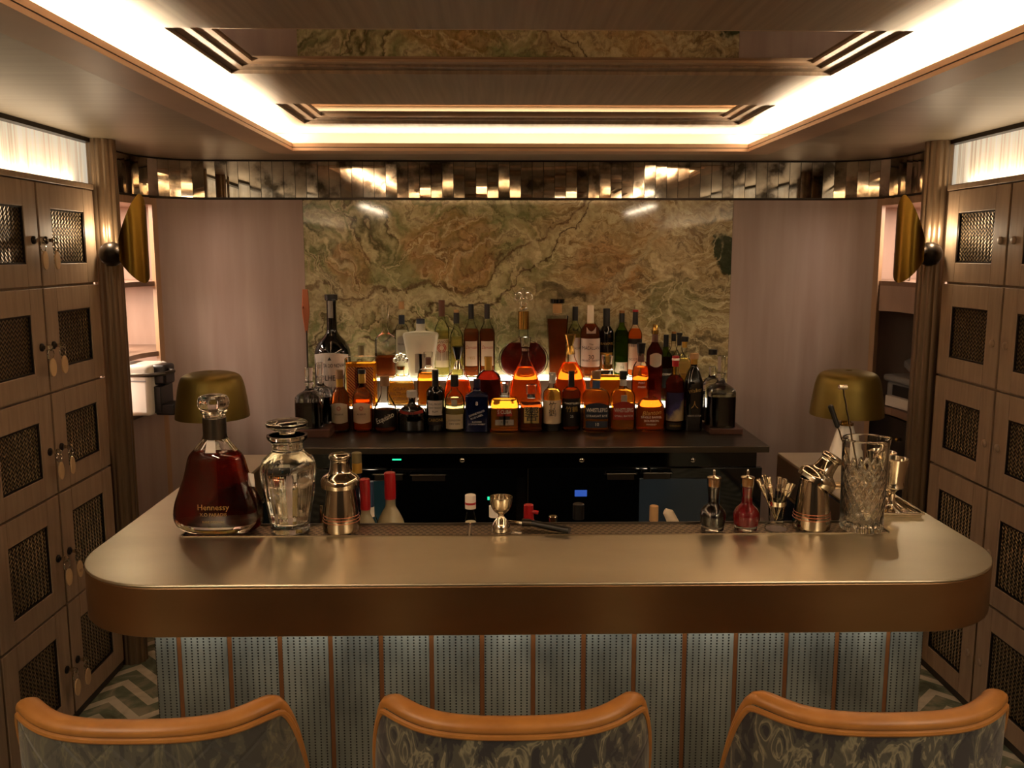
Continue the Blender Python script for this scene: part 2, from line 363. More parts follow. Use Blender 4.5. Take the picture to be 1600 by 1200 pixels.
def prism(bm, pts, z0, z1):
    a = [bm.verts.new((x, y, z0)) for x, y in pts]; b = [bm.verts.new((x, y, z1)) for x, y in pts]
    bm.faces.new(a[::-1]); bm.faces.new(b); n = len(pts)
    for i in range(n): bm.faces.new((a[i], a[(i+1) % n], b[(i+1) % n], b[i]))
    return bm
def smoothprof(pr, sub=4):
    "catmull-rom through (r, z, k); points closer than 1.5 mm stay sharp"
    pr = [tuple(p)+(1,)*(3-len(p)) for p in pr]; out = []
    for i in range(len(pr)-1):
        p0, p1, p2, p3 = pr[max(i-1, 0)], pr[i], pr[i+1], pr[min(i+2, len(pr)-1)]
        d = math.hypot(p2[0]-p1[0], p2[1]-p1[1])
        def lim(a, b):  # tangents limited
            return a if math.hypot(a[0]-b[0], a[1]-b[1]) > .0016 else b
        q0, q3 = (p0 if lim(p0, p1) is p0 else p1), (p3 if lim(p3, p2) is p3 else p2)
        L0 = max(math.hypot(p1[0]-q0[0], p1[1]-q0[1]), 1e-6); L3 = max(math.hypot(q3[0]-p2[0], q3[1]-p2[1]), 1e-6)
        out.append(tuple(p1))
        if d < .003: continue
        for j in range(1, sub):
            u = j/sub
            m = []
            for c in range(3):
                s0 = (p2[c]-q0[c])/(d+L0)*d if q0 is not p1 else (p2[c]-p1[c])
                s1 = (q3[c]-p1[c])/(d+L3)*d if q3 is not p2 else (p2[c]-p1[c])
                h = (2*u**3-3*u**2+1)*p1[c]+(u**3-2*u**2+u)*s0+(-2*u**3+3*u**2)*p2[c]+(u**3-u**2)*s1
                m.append(h)
            m[0] = max(m[0], 0); m[1] = min(max(m[1], min(p1[1], p2[1])), max(p1[1], p2[1]))
            out.append(tuple(m))
    out.append(tuple(pr[-1])); return out
def loft(bm, prof, n=2, d=1, segs=32, flute=None, cap=(True, True), off=(0, 0, 0)):
    "rings (r, z, k): k blends the round section (0) into the superellipse section with depth ratio d (1)"
    rings = []
    for p in prof:
        r, z = p[0], p[1]; k = p[2] if len(p) > 2 else 1
        ring = []
        for i in range(segs):
            a = 2*PI*(i+.5)/segs; c, s = math.cos(a), math.sin(a); e = 2/n
            x = (1-k)*c+k*math.copysign(abs(c)**e, c); y = (1-k)*s+k*math.copysign(abs(s)**e, s)*d
            q = r*(1+(flute(a, z) if flute else 0))
            ring.append(bm.verts.new((off[0]+q*x, off[1]+q*y, off[2]+z)))
        rings.append(ring)
    for a, b in zip(rings, rings[1:]):
        for i in range(segs): bm.faces.new((a[i], a[(i+1) % segs], b[(i+1) % segs], b[i]))
    if cap[0]: bm.faces.new(rings[0][::-1])
    if cap[1]: bm.faces.new(rings[-1])
    return bm
def cyl(bm, r, z0, z1, off=(0, 0, 0), segs=24, r2=None): return loft(bm, [(r, z0), (r if r2 is None else r2, z1)], segs=segs, off=off)
def tube(bm, pts, r, segs=10, closed=False):
    pts = [Vector(p) for p in pts]; n = len(pts); prev = None; rings = []
    for i, p in enumerate(pts):
        a = pts[(i-1) % n] if (closed or i > 0) else p; b = pts[(i+1) % n] if (closed or i < n-1) else p
        tdir = (b-a).normalized()
        if prev is None: u = tdir.orthogonal().normalized()
        else: u = (prev-tdir*prev.dot(tdir)).normalized()
        prev = u; v = tdir.cross(u); rr = r[i] if isinstance(r, (list, tuple)) else r
        rings.append([bm.verts.new(p+(u*math.cos(2*PI*k/segs)+v*math.sin(2*PI*k/segs))*rr) for k in range(segs)])
    for i in range(n if closed else n-1):
        a, b = rings[i], rings[(i+1) % n]
        for k in range(segs): bm.faces.new((a[k], a[(k+1) % segs], b[(k+1) % segs], b[k]))
    if not closed: bm.faces.new(rings[0][::-1]); bm.faces.new(rings[-1])
    return bm
def sphere(bm, c, r, sx=1, sy=1, sz=1, seg=16):
    m = Matrix.Translation(c) @ Matrix.Diagonal((sx, sy, sz, 1))
    bmesh.ops.create_uvsphere(bm, u_segments=seg, v_segments=seg//2+2, radius=r, matrix=m); return bm
def sect_y(x, r, n, d):
    q = min(abs(x)/r, .999); return -(r*d)*(1-q**n)**(1/n)
TXT = {}
def text_mesh(s, italic=0):
    if (s, italic) in TXT: return TXT[(s, italic)]
    c = bpy.data.curves.new('t', 'FONT'); c.body = s; c.size = 1; c.align_x = 'CENTER'; c.align_y = 'CENTER'; c.resolution_u = 3; c.shear = italic
    o = bpy.data.objects.new('t', c); COL.objects.link(o)
    me = bpy.data.meshes.new_from_object(o.evaluated_get(bpy.context.evaluated_depsgraph_get()))
    data = ([v.co.copy() for v in me.vertices], [tuple(p.vertices) for p in me.polygons])
    bpy.data.objects.remove(o); bpy.data.curves.remove(c); bpy.data.meshes.remove(me)
    TXT[(s, italic)] = data; return data
def text(parent, s, zc, h, mat, f, maxw=None, xc=0, italic=0, rot=0, name='lettering'):
    "lettering of height h wrapped on the surface y = f(x)"
    vs, fs = text_mesh(s, italic)
    if not vs: return None
    w_ = max(v.x for v in vs)-min(v.x for v in vs); sc = h/.72
    sxx = sc if not maxw or w_*sc <= maxw else maxw/w_
    bm = NB(); c, sn = math.cos(rot), math.sin(rot); vv = []
    for v in vs:
        x, z = v.x*sxx, v.y*sc; x, z = x*c-z*sn, x*sn+z*c
        vv.append(bm.verts.new((xc+x, f(xc+x, zc+z), zc+z)))
    for fc in fs:
        try: bm.faces.new([vv[i] for i in fc])
        except ValueError: pass
    return obj(name, bm, mat, parent, smooth=False)

# ------------------------------------------------------------------ room shell
def struct(name, bm, mat, smooth=False, bevel=0): return obj(name, bm, mat, smooth=smooth, kind='structure', bevel=bevel)
struct('floor', B(-2.4, 2.4, -2.0, 4.7, -.06, 0), 'floor_marble')
struct('wall_back', B(-2.4, 2.4, 4.62, 4.70, 0, 2.5), 'wood_panel')
struct('wall_left', B(-2.4, -2.24, -2.0, 4.7, 0, 2.5), 'wood_panel')
struct('wall_right', B(2.24, 2.4, -2.0, 4.7, 0, 2.5), 'wood_panel')
struct('wall_front', B(-2.4, 2.4, -2.08, -2.0, 0, 2.5), 'dark_recess')
bm = NB()
box(bm, -2.4, -TX-.12, -2.0, 4.7, CZ, CZ+.012); box(bm, TX+.12, 2.4, -2.0, 4.7, CZ, CZ+.012)
box(bm, -TX-.12, TX+.12, TY1+.12, 4.7, CZ, CZ+.012); box(bm, -TX-.12, TX+.12, -2.0, TY0-.12, CZ, CZ+.012)
struct('ceiling', bm, 'ceiling_satin')
# lip round the tray: ledge, two stepped fasciae with a groove
def ring(bm, x, y0, y1, t, z0, z1):   # frame outside the rectangle +-x, y0..y1
    box(bm, -x-t, -x, y0-t, y1+t, z0, z1); box(bm, x, x+t, y0-t, y1+t, z0, z1)
    box(bm, -x, x, y1, y1+t, z0, z1); box(bm, -x, x, y0-t, y0, z0, z1)
bm = NB(); ring(bm, TX, TY0, TY1, .12, CZ-.002, CZ+.010); struct('trim_1', bm, 'lip_wood')
bm = NB(); ring(bm, TX+.003, TY0-.003, TY1+.003, .012, CZ+.010, CZ+.014); struct('trim_2', bm, 'dark_recess')
bm = NB(); ring(bm, TX+.001, TY0-.001, TY1+.001, .018, CZ+.014, CZ+.030); struct('trim_3', bm, 'lip_wood')
bm = NB(); ring(bm, TX+.12, TY0-.12, TY1+.12, .02, CZ+.012, UZ); struct('trim_4', bm, 'ceiling_satin')
# upper ceiling with coffers
coff = [(1.125, 1.655), (2.18, 2.71), (3.235, 3.715)]
CXH = .885
bm = NB(); box(bm, -TX-.14, -CXH, TY0-.14, TY1+.14, UZ, UZ+.03); box(bm, CXH, TX+.14, TY0-.14, TY1+.14, UZ, UZ+.03)
ys = [TY0-.14]+[v_ for c_ in coff for v_ in c_]+[TY1+.14]
for i in range(0, len(ys), 2): box(bm, -CXH, CXH, ys[i], ys[i+1], UZ, UZ+.03)
struct('ceiling_upper', bm, 'ceiling_beam')
bm1, bm2, bm3 = NB(), NB(), NB()
for y0, y1 in coff:
    for (b_, ins, z0, z1, wd) in ((bm1, 0, UZ+.011, UZ+.03, .045), (bm2, .043, UZ+.018, UZ+.03, .04)):
        x = CXH-ins-wd
        box(b_, -x-wd-.002, -x, y0+ins-.002, y1-ins+.002, z0, z1); box(b_, x, x+wd+.002, y0+ins-.002, y1-ins+.002, z0, z1)
        box(b_, -x, x, y1-ins-wd, y1-ins+.002, z0, z1); box(b_, -x, x, y0+ins-.002, y0+ins+wd, z0, z1)
    box(bm3, -CXH+.02, CXH-.02, y0+.02, y1-.02, UZ+.025, UZ+.032)
struct('trim_5', bm1, 'ceiling_beam'); struct('trim_6', bm2, 'lip_wood'); struct('ceiling_mirror', bm3, 'mirror')
struct('ceiling_slab', B(-2.4, 2.4, -2.0, 4.7, 2.42, 2.5), 'dark_recess')

# curved back wall: path from the left column round to the right one
R_, XW, YW = .30, 1.74, 4.30
def arc_pt(th): return (-(XW-R_)-R_*math.cos(th), YW-R_+R_*math.sin(th))
TH0 = math.radians(38)
left_arc = [arc_pt(TH0+(PI/2-TH0)*i/8) for i in range(9)]
def wall_path(pts, th, z0, z1, bm=None):
    bm = bm or NB(); nrm = []
    for i, p in enumerate(pts):
        a = Vector(pts[max(i-1, 0)]); b = Vector(pts[min(i+1, len(pts)-1)]); d = (b-a).normalized(); nrm.append(Vector((-d.y, d.x)))
    outer = [Vector(p)+n*th for p, n in zip(pts, nrm)]
    return prism(bm, [tuple(p) for p in pts]+[tuple(p) for p in outer[::-1]], z0, z1)
mir = lambda pts: [(-x, y) for x, y in pts][::-1]
wl = left_arc+[(-1.031, YW)]
struct('wall_curve_left', wall_path(wl, .02, 0, 1.955), 'wood_panel', True)
struct('wall_curve_right', wall_path(mir(wl), .02, 0, 1.955), 'wood_panel', True)
post = [arc_pt(TH0-.085), arc_pt(TH0)]
struct('trim_7', wall_path(post, .03, 0, 1.955), 'wood_light'); struct('trim_8', wall_path(mir(post), .03, 0, 1.955), 'wood_light')
lo = [(-XW, 3.60), (-XW, 4.0)]+[arc_pt((TH0-.085)*i/3) for i in range(1, 4)]
for nm, f_ in (('left', lambda p: p), ('right', mir)):
    struct('wall_apron_'+nm, wall_path(f_(lo), .02, 0, .96 if nm == 'left' else .40), 'wood_panel', True)
    struct('trim_9' if nm == 'left' else 'trim_10', wall_path(f_(lo), .03, 1.925, 1.957), 'wood_light', True)
for s, nm in ((-1, 'left'), (1, 'right')):
    bm = NB(); X = lambda a, b: (min(s*a, s*b), max(s*a, s*b))
    box(bm, *X(2.15, 2.18), 3.50, 4.52, 0, 1.96); box(bm, *X(1.62, 2.15), 4.49, 4.52, 0, 1.96); box(bm, *X(1.76, 2.15), 3.50, 3.53, 0, 1.96)
    box(bm, *X(1.78, 2.15), 3.53, 4.49, 1.93, 1.96)
    struct('wall_niche_'+nm, bm, 'niche_wood')
struct('wall_behind_slab', B(-1.035, 1.035, 4.315, 4.33, 0, 1.955), 'dark_recess')
slab = obj('stone_panel', B(-1.03, 1.03, 4.298, 4.314, .905, 1.955), 'onyx', smooth=False, bevel=.002)
tag(slab, 'polished green and brown swirled onyx slab on the wall behind the bottles', 'stone panel')

# mirror frieze: one strip of small tilted antique mirror tiles
full = [(-XW, 3.62), (-XW, 4.0)]+[arc_pt(PI/2*i/10) for i in range(1, 11)]
full = full+mir(full)
def resample(pts, step):
    out = [Vector(pts[0])]; acc = 0
    for a, b in zip(pts, pts[1:]):
        a, b = Vector(a), Vector(b); L = (b-a).length; d = step-acc
        while d < L: out.append(a+(b-a)*d/L); d += step
        acc = L-(d-step)
    out.append(Vector(pts[-1])); return out
rs = resample(full, .0535)
bm = NB(); rnd = random.Random(5)
for a, b in zip(rs, rs[1:]):
    d = (b-a); 
    if d.length < .01: continue
    t_ = d.normalized(); nn = Vector((t_.y, -t_.x)); g_ = .0011
    p, q = a+t_*g_, b-t_*g_; tl = rnd.gauss(0, .0006); yw = rnd.gauss(0, .00010)
    z0, z1 = 1.966, 2.132; o_ = .006
    fr_ = [(p+nn*(o_-tl+yw), z0), (q+nn*(o_-tl-yw), z0), (q+nn*(o_+tl-yw), z1), (p+nn*(o_+tl+yw), z1)]
    bk = [(p-nn*.004, z0), (q-nn*.004, z0), (q-nn*.004, z1), (p-nn*.004, z1)]
    v1 = [bm.verts.new((x.x, x.y, z)) for x, z in fr_]; v2 = [bm.verts.new((x.x, x.y, z)) for x, z in bk]
    bm.faces.new(v1)
    for i in range(4): bm.faces.new((v1[i], v2[i], v2[(i+1) % 4], v1[(i+1) % 4]))
fz = obj('mirror_frieze', bm, 'antique_mirror', smooth=False)
tag(fz, 'band of narrow antiqued mirror tiles running under the ceiling above the stone panel', 'mirror')
struct('trim_11', wall_path(full, .03, 1.955, 1.965), 'dark_bronze', True); struct('trim_12', wall_path(full, .03, 2.133, CZ), 'dark_bronze', True)
struct('wall_frieze_backing', wall_path([(x*1.0, y) for x, y in full], .02, 1.965, 2.134), 'dark_recess', True)

# ------------------------------------------------------------------ lockers
ZS = [.03, .452, .862, 1.222, 1.588, 1.945]
YD = [3.495, 3.062, 2.63, 2.20]
NUM = {}
def locker_bank(s):
    nm = 'left' if s < 0 else 'right'; X0 = s*1.67
    r = empty('locker_cabinet', (X0, 2.2, 0), 'bank of wooden bottle lockers with woven metal panels on the %s wall' % nm
              + (', keys hanging' if s < 0 else ', round knobs'), 'cabinet')
    def bx(a, b, *k): return B(min(s*a, s*b), max(s*a, s*b), *k)
    body = NB()
    def ab(a, b, *k): box(body, min(s*a, s*b), max(s*a, s*b), *k)
    ab(.012, .40, -4.1, 1.30, .0, 1.957)     # carcass
    obj('carcass', body, 'locker_wood', r, False)
    obj('plinth', bx(-.004, .02, -4.0, 1.296, 0, .028), 'dark_recess', r, False)
    obj('top_rail', bx(-.012, .10, -4.0, 1.303, 1.945, 1.966), 'locker_wood', r, False, bevel=.003)
    for ci in range(3):
        ya, yb = YD[ci+1]-2.2, YD[ci]-2.2
        for zi in range(5):
            z0, z1 = ZS[zi]+.004, ZS[zi+1]-.004; y0, y1 = ya+.006, yb-.006
            mt, mb_, ms = .085, .075, .085
            if ci == 1: pass
            bm = NB(); c0, c1 = (-.012, .006)
            def fb(*k): box(bm, min(s*c0, s*c1), max(s*c0, s*c1), *k)
            fb(y0, y0+ms, z0, z1); fb(y1-ms, y1, z0, z1); fb(y0+ms, y1-ms, z1-mt, z1); fb(y0+ms, y1-ms, z0, z0+mb_)
            d = obj('door', bm, 'locker_wood', r, False, bevel=.0025)
            obj('mesh_panel', bx(-.003, .004, y0+ms-.001, y1-ms+.001, z0+mb_-.001, z1-mt+.001), 'woven_mesh', d, False)
            tr = NB()
            for k in ((y0+ms, y0+ms+.006, z0+mb_, z1-mt), (y1-ms-.006, y1-ms, z0+mb_, z1-mt), (y0+ms, y1-ms, z0+mb_, z0+mb_+.006), (y0+ms, y1-ms, z1-mt-.006, z1-mt)):
                box(tr, min(s*-.009, s*0), max(s*-.009, s*0), *k)
            obj('bead', tr, 'dark_bronze', d, False)
            yk = y0+.035 if ci % 2 == 0 else y1-.035
            zk = (z0+z1)/2-.02
            lk = NB(); loft(lk, [(.014, 0), (.014, .004), (.011, .007), (.005, .008)], segs=16)
            o = obj('lock' if s < 0 else 'knob', lk, 'dark_bronze' if s < 0 else 'locker_wood', d)
            o.location = (s*-.012, yk, zk); o.rotation_euler = (0, -s*PI/2, 0)
            NUM[(s, ci, zi)] = (X0+s*-.020, 2.2+yk, zk)
    return r
locker_bank(-1); locker_bank(1)
cn = ['lowest', 'second-lowest', 'middle', 'second-highest', 'topmost']
def key(ci, zi, num):
    x, y, z = NUM[(-1, ci, zi)]
    k = empty('locker_key', (x, y, z), 'key with oval wooden tag on the %s door of the %s left locker column' % (cn[zi], 'far' if ci == 0 else 'nearer'),
              'key', 'keys hanging from the lockers', rz=random.uniform(-.15, .15))
    bm = NB(); box(bm, -.006, .018, -.0015, .0015, -.006, .006); tube(bm, [(.022+.010*math.cos(a), 0, .010*math.sin(a)) for a in [i*PI/6 for i in range(12)]], .002, 6, True)
    obj('key', bm, 'chrome', k)
    bm = NB(); tube(bm, [(.024, .017*math.cos(a), -.022+.017*math.sin(a)) for a in [i*PI/8 for i in range(16)]], .0016, 6, True)
    obj('ring', bm, 'chrome', k)
    bm = NB(); loft(bm, [(.018, -.0025), (.018, .0025)], n=2, d=1.75, segs=24)
    tg = obj('tag', bm, 'tag_wood', k, bevel=.001); tg.location = (.026, .004, -.070); tg.rotation_euler = (PI/2*0, PI/2, 0)
    tg.matrix_local = Matrix.Translation((.026, .004, -.068)) @ Matrix(((0, 0, 1, 0), (1, 0, 0, 0), (0, 1, 0, 0), (0, 0, 0, 1)))
    if ci == 0 and zi == 1:
        vs, fs = text_mesh('101'); bm = NB(); vv = [bm.verts.new((v.x*.014, v.y*.014-.006, .0028)) for v in vs]
        for f_ in fs: bm.faces.new([vv[i] for i in f_])
        obj('number', bm, 'ink', tg, False)
for ci in range(2):
    for zi in range(5): key(ci, zi, 0)

# lit fabric bands over the lockers
for s, nm in ((-1, 'left'), (1, 'right')):
    o = obj('fabric_band', B(min(s*1.712, s*1.722), max(s*1.712, s*1.722), -1.8, 3.585, 1.967, CZ-.001), 'band_fabric', smooth=False)
    tag(o, 'glowing cream pleated fabric band above the %s lockers' % nm, 'light panel')
    struct('trim_13' if s < 0 else 'trim_14', B(min(s*1.665, s*1.70), max(s*1.665, s*1.70), -1.8, 3.56, CZ-.016, CZ), 'dark_bronze')
    struct('wall_over_lockers_'+nm, B(min(s*1.731, s*2.2), max(s*1.731, s*2.2), -1.9, 3.59, 1.958, CZ), 'wood_panel')

# fluted bronze columns + sconces
for s, nm in ((-1, 'left'), (1, 'right')):
    bm = NB(); loft(bm, [(.052, 0), (.052, CZ-.001)], segs=120, flute=lambda a, z: .10*abs(math.sin(a*5.5))-.06)
    o = obj('fluted_column', bm, 'column_bronze', loc=(s*1.645, 3.56, 0))
    tag(o, 'fluted dark bronze column at the end of the %s lockers' % nm, 'column')
    sx_, sz_ = s*1.535, 1.715
    r = empty('wall_sconce', (s*1.60, 3.49, sz_), 'brass half-cylinder wall sconce with slanted cut ends on the %s column' % nm, 'wall lamp', 'wall sconces on the columns')
    bm = NB(); sphere(bm, (0, 0, -.015), .047, seg=24); obj('mount', bm, 'dark_bronze', r)
    bm = NB(); tube(bm, [(0, 0, -.015), (s*-.06, -.03, -.01)], .018, 12); obj('arm', bm, 'dark_bronze', r)
    # shade: half tube with diagonal cuts
    bm = NB(); R2 = .058; NA = 20; lay = []
    for q, rad in enumerate((R2, R2-.003)):
        g_ = []
        for i in range(NA+1):
            a = -PI*.52+PI*1.04*i/NA
            # a=0 points to the room centre/viewer
            xx = math.cos(a)*rad; yy = math.sin(a)*rad
            f_ = (math.cos(a)+.05)/1.05
            top = .21-.17*(1-max(f_, 0))**.85; bot = -.125+.085*(1-max(f_, 0))**.9
            g_.append([bm.verts.new((xx, yy, bot+(top-bot)*j/6)) for j in range(7)])
        lay.append(g_)
    for g_ in lay:
        for i in range(NA):
            for j in range(6): bm.faces.new((g_[i][j], g_[i+1][j], g_[i+1][j+1], g_[i][j+1]))
    A_, B_ = lay
    for i in range(NA):
        for j in (0, 6): bm.faces.new((A_[i][j], A_[i+1][j], B_[i+1][j], B_[i][j]))
    for i in (0, NA):
        for j in range(6): bm.faces.new((A_[i][j], A_[i][j+1], B_[i][j+1], B_[i][j]))
    sh = obj('shade', bm, 'sconce_brass', r); sh.location = (s*-.098, -.045, 0); sh.rotation_euler.z = math.radians(-90-s*62)
    bm = NB(); sphere(bm, (s*-.062, -.022, .03), .012, seg=12); obj('bulb', bm, 'bulb', r)
    bm = NB(); cyl(bm, .009, -.01, .022, off=(s*-.062, -.022, 0)); obj('socket', bm, 'dark_bronze', r)
    point('sconce_light', (s*1.60, 3.46, sz_+.07), .6, (1, .78, .52), .012)

# ------------------------------------------------------------------ niches
nsh = [(-XW-.01, 3.54), (-XW-.01, 4.0)]+[tuple(Vector(arc_pt((TH0-.085)*i/3))+Vector((-.012, .004))) for i in range(1, 4)]+[(-1.72, 4.485), (-2.145, 4.485), (-2.145, 3.54)]
def shelf(side, z, th, label):
    pts = nsh if side < 0 else mir(nsh)
    o = obj('niche_shelf', prism(NB(), pts, z-th, z), 'shelf_wood', smooth=False); tag(o, label, 'shelf'); return o
shelf(-1, 1.575, .022, 'upper wooden shelf in the lit left niche'); shelf(-1, 1.247, .022, 'middle wooden shelf in the left niche above the white coffee machine')
shelf(-1, .985, .024, 'lowest wooden ledge of the left niche under the coffee machine')
shelf(1, 1.575, .022, 'upper wooden shelf in the lit right niche'); shelf(1, .985, .035, 'wooden ledge in the right niche under the printer')
struct('wall_niche_panel', wall_path(mir([(x-.012, y) for x, y in lo]), .015, 1.435, 1.553), 'niche_wood', True)
struct('wall_niche_liner', B(1.80, 2.14, 4.455, 4.485, .986, 1.43), 'wood_panel')
struct('wall_niche_liner_side', B(2.12, 2.145, 3.54, 4.45, .986, 1.43), 'wood_panel')
# left niche things
def glass_tumbler(loc, r, h, label, group, flute=False):
    o = empty('tumbler', loc, label, 'glass', group)
    bm = NB(); fl = (lambda a, z: .05*abs(math.sin(a*6)) if z < h*.6 else 0) if flute else None
    prof = [(r*.75, 0), (r*.8, .002), (r*.92, h*.5), (r, h), (r*.95, h), (r*.86, h*.5), (r*.72, h*.13), (r*.1, h*.12)]
    loft(bm, prof, segs=36, flute=fl); obj('bowl', bm, 'thin_clear', o); return o
for i, (a, b, h_) in enumerate([(214, 540, .19), (226, 536, .19), (205, 545, .19)]):
    p = P(a, b, z=1.248) if 0 else Vector((-1.86+.0*i, 4.0, 1.248)) 
    xs = [(-1.84, 3.98), (-1.87, 4.12), (-1.90, 3.86)][i]
    glass_tumbler((xs[0], xs[1], 1.2475), .048, .165, ['tall cut glass tumbler on the middle shelf of the left niche, foremost', 'tall cut glass tumbler on the middle left niche shelf, rearmost', 'tall cut glass tumbler on the middle left niche shelf beside the column'][i], 'tall tumblers in the left niche', True)
for i, xy in enumerate([(-1.84, 3.96), (-1.87, 4.09)]):
    glass_tumbler((xy[0], xy[1], 1.5755), .04, .05, ['small cut glass bowl on the upper left niche shelf behind the sconce', 'small cut glass bowl at the back of the upper left niche shelf'][i], 'small glasses in the left niche', True)
glass_tumbler((1.80, 4.15, 1.5755), .042, .13, 'cut glass tumbler on the upper right niche shelf beside the sconce', 'glasses in the right niche', True)
glass_tumbler((1.90, 4.02, 1.5755), .042, .26, 'taller clear glass deep on the upper right niche shelf behind the sconce', 'glasses in the right niche')
# coffee machine
r = empty('coffee_machine', (-1.715, 3.99, .9855), 'white box-shaped coffee machine with black lever on the left niche ledge', 'coffee machine', rz=math.radians(-6))
bm = B(-.12, .085, -.10, .10, .0, .228); obj('body', bm, 'white_plastic', r, bevel=.02)
obj('seam', B(-.10, .07, -.1012, -.099, .155, .162), 'grey_plastic', r, False)
obj('brew_head', B(.07, .135, -.05, .05, .135, .225), 'black_plastic', r, bevel=.012)
obj('spout_panel', B(.080, .115, -.06, .06, .01, .13), 'black_plastic', r, bevel=.004)
obj('drip_tray', B(.085, .17, -.055, .055, .0, .05), 'black_plastic', r, bevel=.006)
bm = NB(); tube(bm, [(-.005, -.125, .188), (.10, -.13, .190), (.16, -.10, .195), (.17, -.04, .198), (.12, 0, .20)], .009, 10); sphere(bm, (-.008, -.125, .188), .012); obj('lever', bm, 'steel_dark', r)
o = obj('wooden_box', B(-1.80, -1.76, 3.70, 3.78, .9855, 1.045), 'orange_wood', smooth=False, bevel=.002); tag(o, 'small orange-brown wooden box beside the coffee machine, against the left column', 'box')
# right niche: printer with papers, dark bag above, black cabinet
r = empty('printer', (1.93, 4.02, .9855), 'grey tabletop printer holding white paper in the right niche', 'printer', rz=math.radians(8))
obj('body', B(-.15, .18, -.19, .16, .0, .115), 'grey_plastic', r, bevel=.015)
obj('lid', B(-.17, .18, -.21, .16, .117, .150), 'grey_plastic', r, bevel=.012)
obj('output_slot', B(-.154, -.10, -.12, .10, .055, .105), 'black_plastic', r, False)
obj('paper_stack', B(-.175, .05, -.10, .12, .005, .052), 'paper', r, False)
obj('front_flap', B(-.06, .15, -.198, -.188, .01, .10), 'paper', r, False)
b_ = empty('laptop_sleeve', (1.95, 4.0, 1.19), 'dark grey folded bag with a steel bar resting above the printer', 'bag')
bm = NB(); prism(bm, [(-.19, -.16), (.17, -.16), (.17, .14), (-.12, .14)], 0, .03)
for v_ in bm.verts: v_.co.z += .45*(v_.co.x+.19)
obj('shell', bm, 'grey_plastic', b_, False, bevel=.006); bm = NB(); tube(bm, [(-.16, -.14, .055), (-.02, -.10, .125)], .005, 8); obj('bar', bm, 'chrome', b_)
b_.location.z = 1.137
r = empty('drawer_cabinet', (1.95, 4.0, .41), 'black cabinet with a small brass knob under the right niche ledge', 'cabinet')
pr = [(x-1.95, y-4.0) for x, y in mir(lo)]
obj('front', wall_path(pr, .025, .0, .535), 'black_cabinet', r, True); 
kp = P(1401, 687, x=1.73); bm = NB(); sphere(bm, (0, 0, 0), .009); o = obj('knob', bm, 'gold', r); o.location = (kp.x-1.95, kp.y-4.0, kp.z-.41)

# ------------------------------------------------------------------ back bar
r = empty('back_counter', (0, 3.62, 0), 'low dark metal-topped back counter with black glass fridge fronts below the bottles', 'counter')
obj('countertop', B(-1.04, 1.04, 0, .675, .872, .90), 'steel_counter', r, False, bevel=.003)
obj('carcass', B(-1.0, 1.0, .06, .66, .02, .871), 'black_cabinet', r, False)
obj('header_panel', B(-1.0, 1.0, .045, .062, .76, .868), 'black_gloss', r, False)
zt = lambda px, py: P(px, py, y=3.665)
doors = [(432, 606, 'a'), (612, 806, 'b'), (824, 1010, 'c'), (1014, 1188, 'd')]
for a, b, q in doors:
    x0, x1 = zt(a, 760).x, zt(b, 760).x
    d = obj('fridge_door', B(x0, x1, .03, .058, .05, .80), 'fridge_glass', r, False, bevel=.002)
    fr = NB(); box(fr, x0, x0+.004, .026, .03, .05, .80); obj('edge_strip', fr, 'steel_dark', d, False)
for a, b, y_ in ((582, 634, 738), (640, 700, 739), (944, 994, 737), (1000, 1050, 736)):
    x0, x1 = zt(a, y_).x, zt(b, y_).x; z_ = zt(a, y_).z
    bm = NB(); tube(bm, [(x0, .03, z_-.006), (x0+.008, .008, z_), (x1-.008, .008, z_), (x1, .03, z_-.006)], .0032, 8); box(bm, x0+.012, x1-.012, .022, .029, z_-.03, z_-.004)
    obj('handle', bm, 'steel_dark', r)
x0, x1 = zt(1014, 0).x, zt(1150, 0).x; obj('fridge_window', B(x0, x1, .022, .0305, .40, zt(1080, 746).z), 'fridge_window', r, False)
x0, x1 = zt(520, 0).x, zt(604, 0).x; obj('fridge_window', B(x0, x1, .022, .0305, .55, zt(560, 750).z), 'fridge_window_teal', r, False)
for a, b in ((722, 719), (909, 719), (1083, 719)):
    p = zt(a, b); bm = NB(); loft(bm, [(.011, 0), (.011, .004), (.007, .007)], segs=16); o = obj('lock', bm, 'chrome', r); o.location = (p.x, .045, p.z); o.rotation_euler = (PI/2, 0, 0)
for (a, b, ww, hh, m_) in ((768, 777, .034, .014, 'green_led'), (907, 769, .052, .028, 'blue_led'), (620, 718, .038, .006, 'green_led')):
    p = zt(a, b); yf = .029 if b > 730 else .044; obj('display', B(p.x-ww/2, p.x+ww/2, yf-.002, yf, p.z-hh/2, p.z+hh/2), m_, r, False)

# glowing stepped bottle risers
T1Y, T1Z, T2Y, T2Z = 4.035, 1.0, 4.15, 1.113
for (nm_, y0, y1, z0, z1, xa, xb, lb) in (('display_riser', T1Y, 4.296, .9005, T1Z, -.798, .83, 'lower glowing bottle riser standing on the back counter'), ('display_riser', T2Y, 4.296, T1Z+.0005, T2Z, -.71, .60, 'upper glowing bottle riser against the stone panel')):
    r = empty(nm_, (0, y0, z0), lb, 'riser', 'lit bottle risers')
    obj('body', B(xa, xb, .002, y1-y0, 0, z1-z0-.006), 'tier_body', r, False); obj('lit_top', B(xa, xb, 0, y1-y0, z1-z0-.006, z1-z0), 'tier_glow', r, False, bevel=.002)

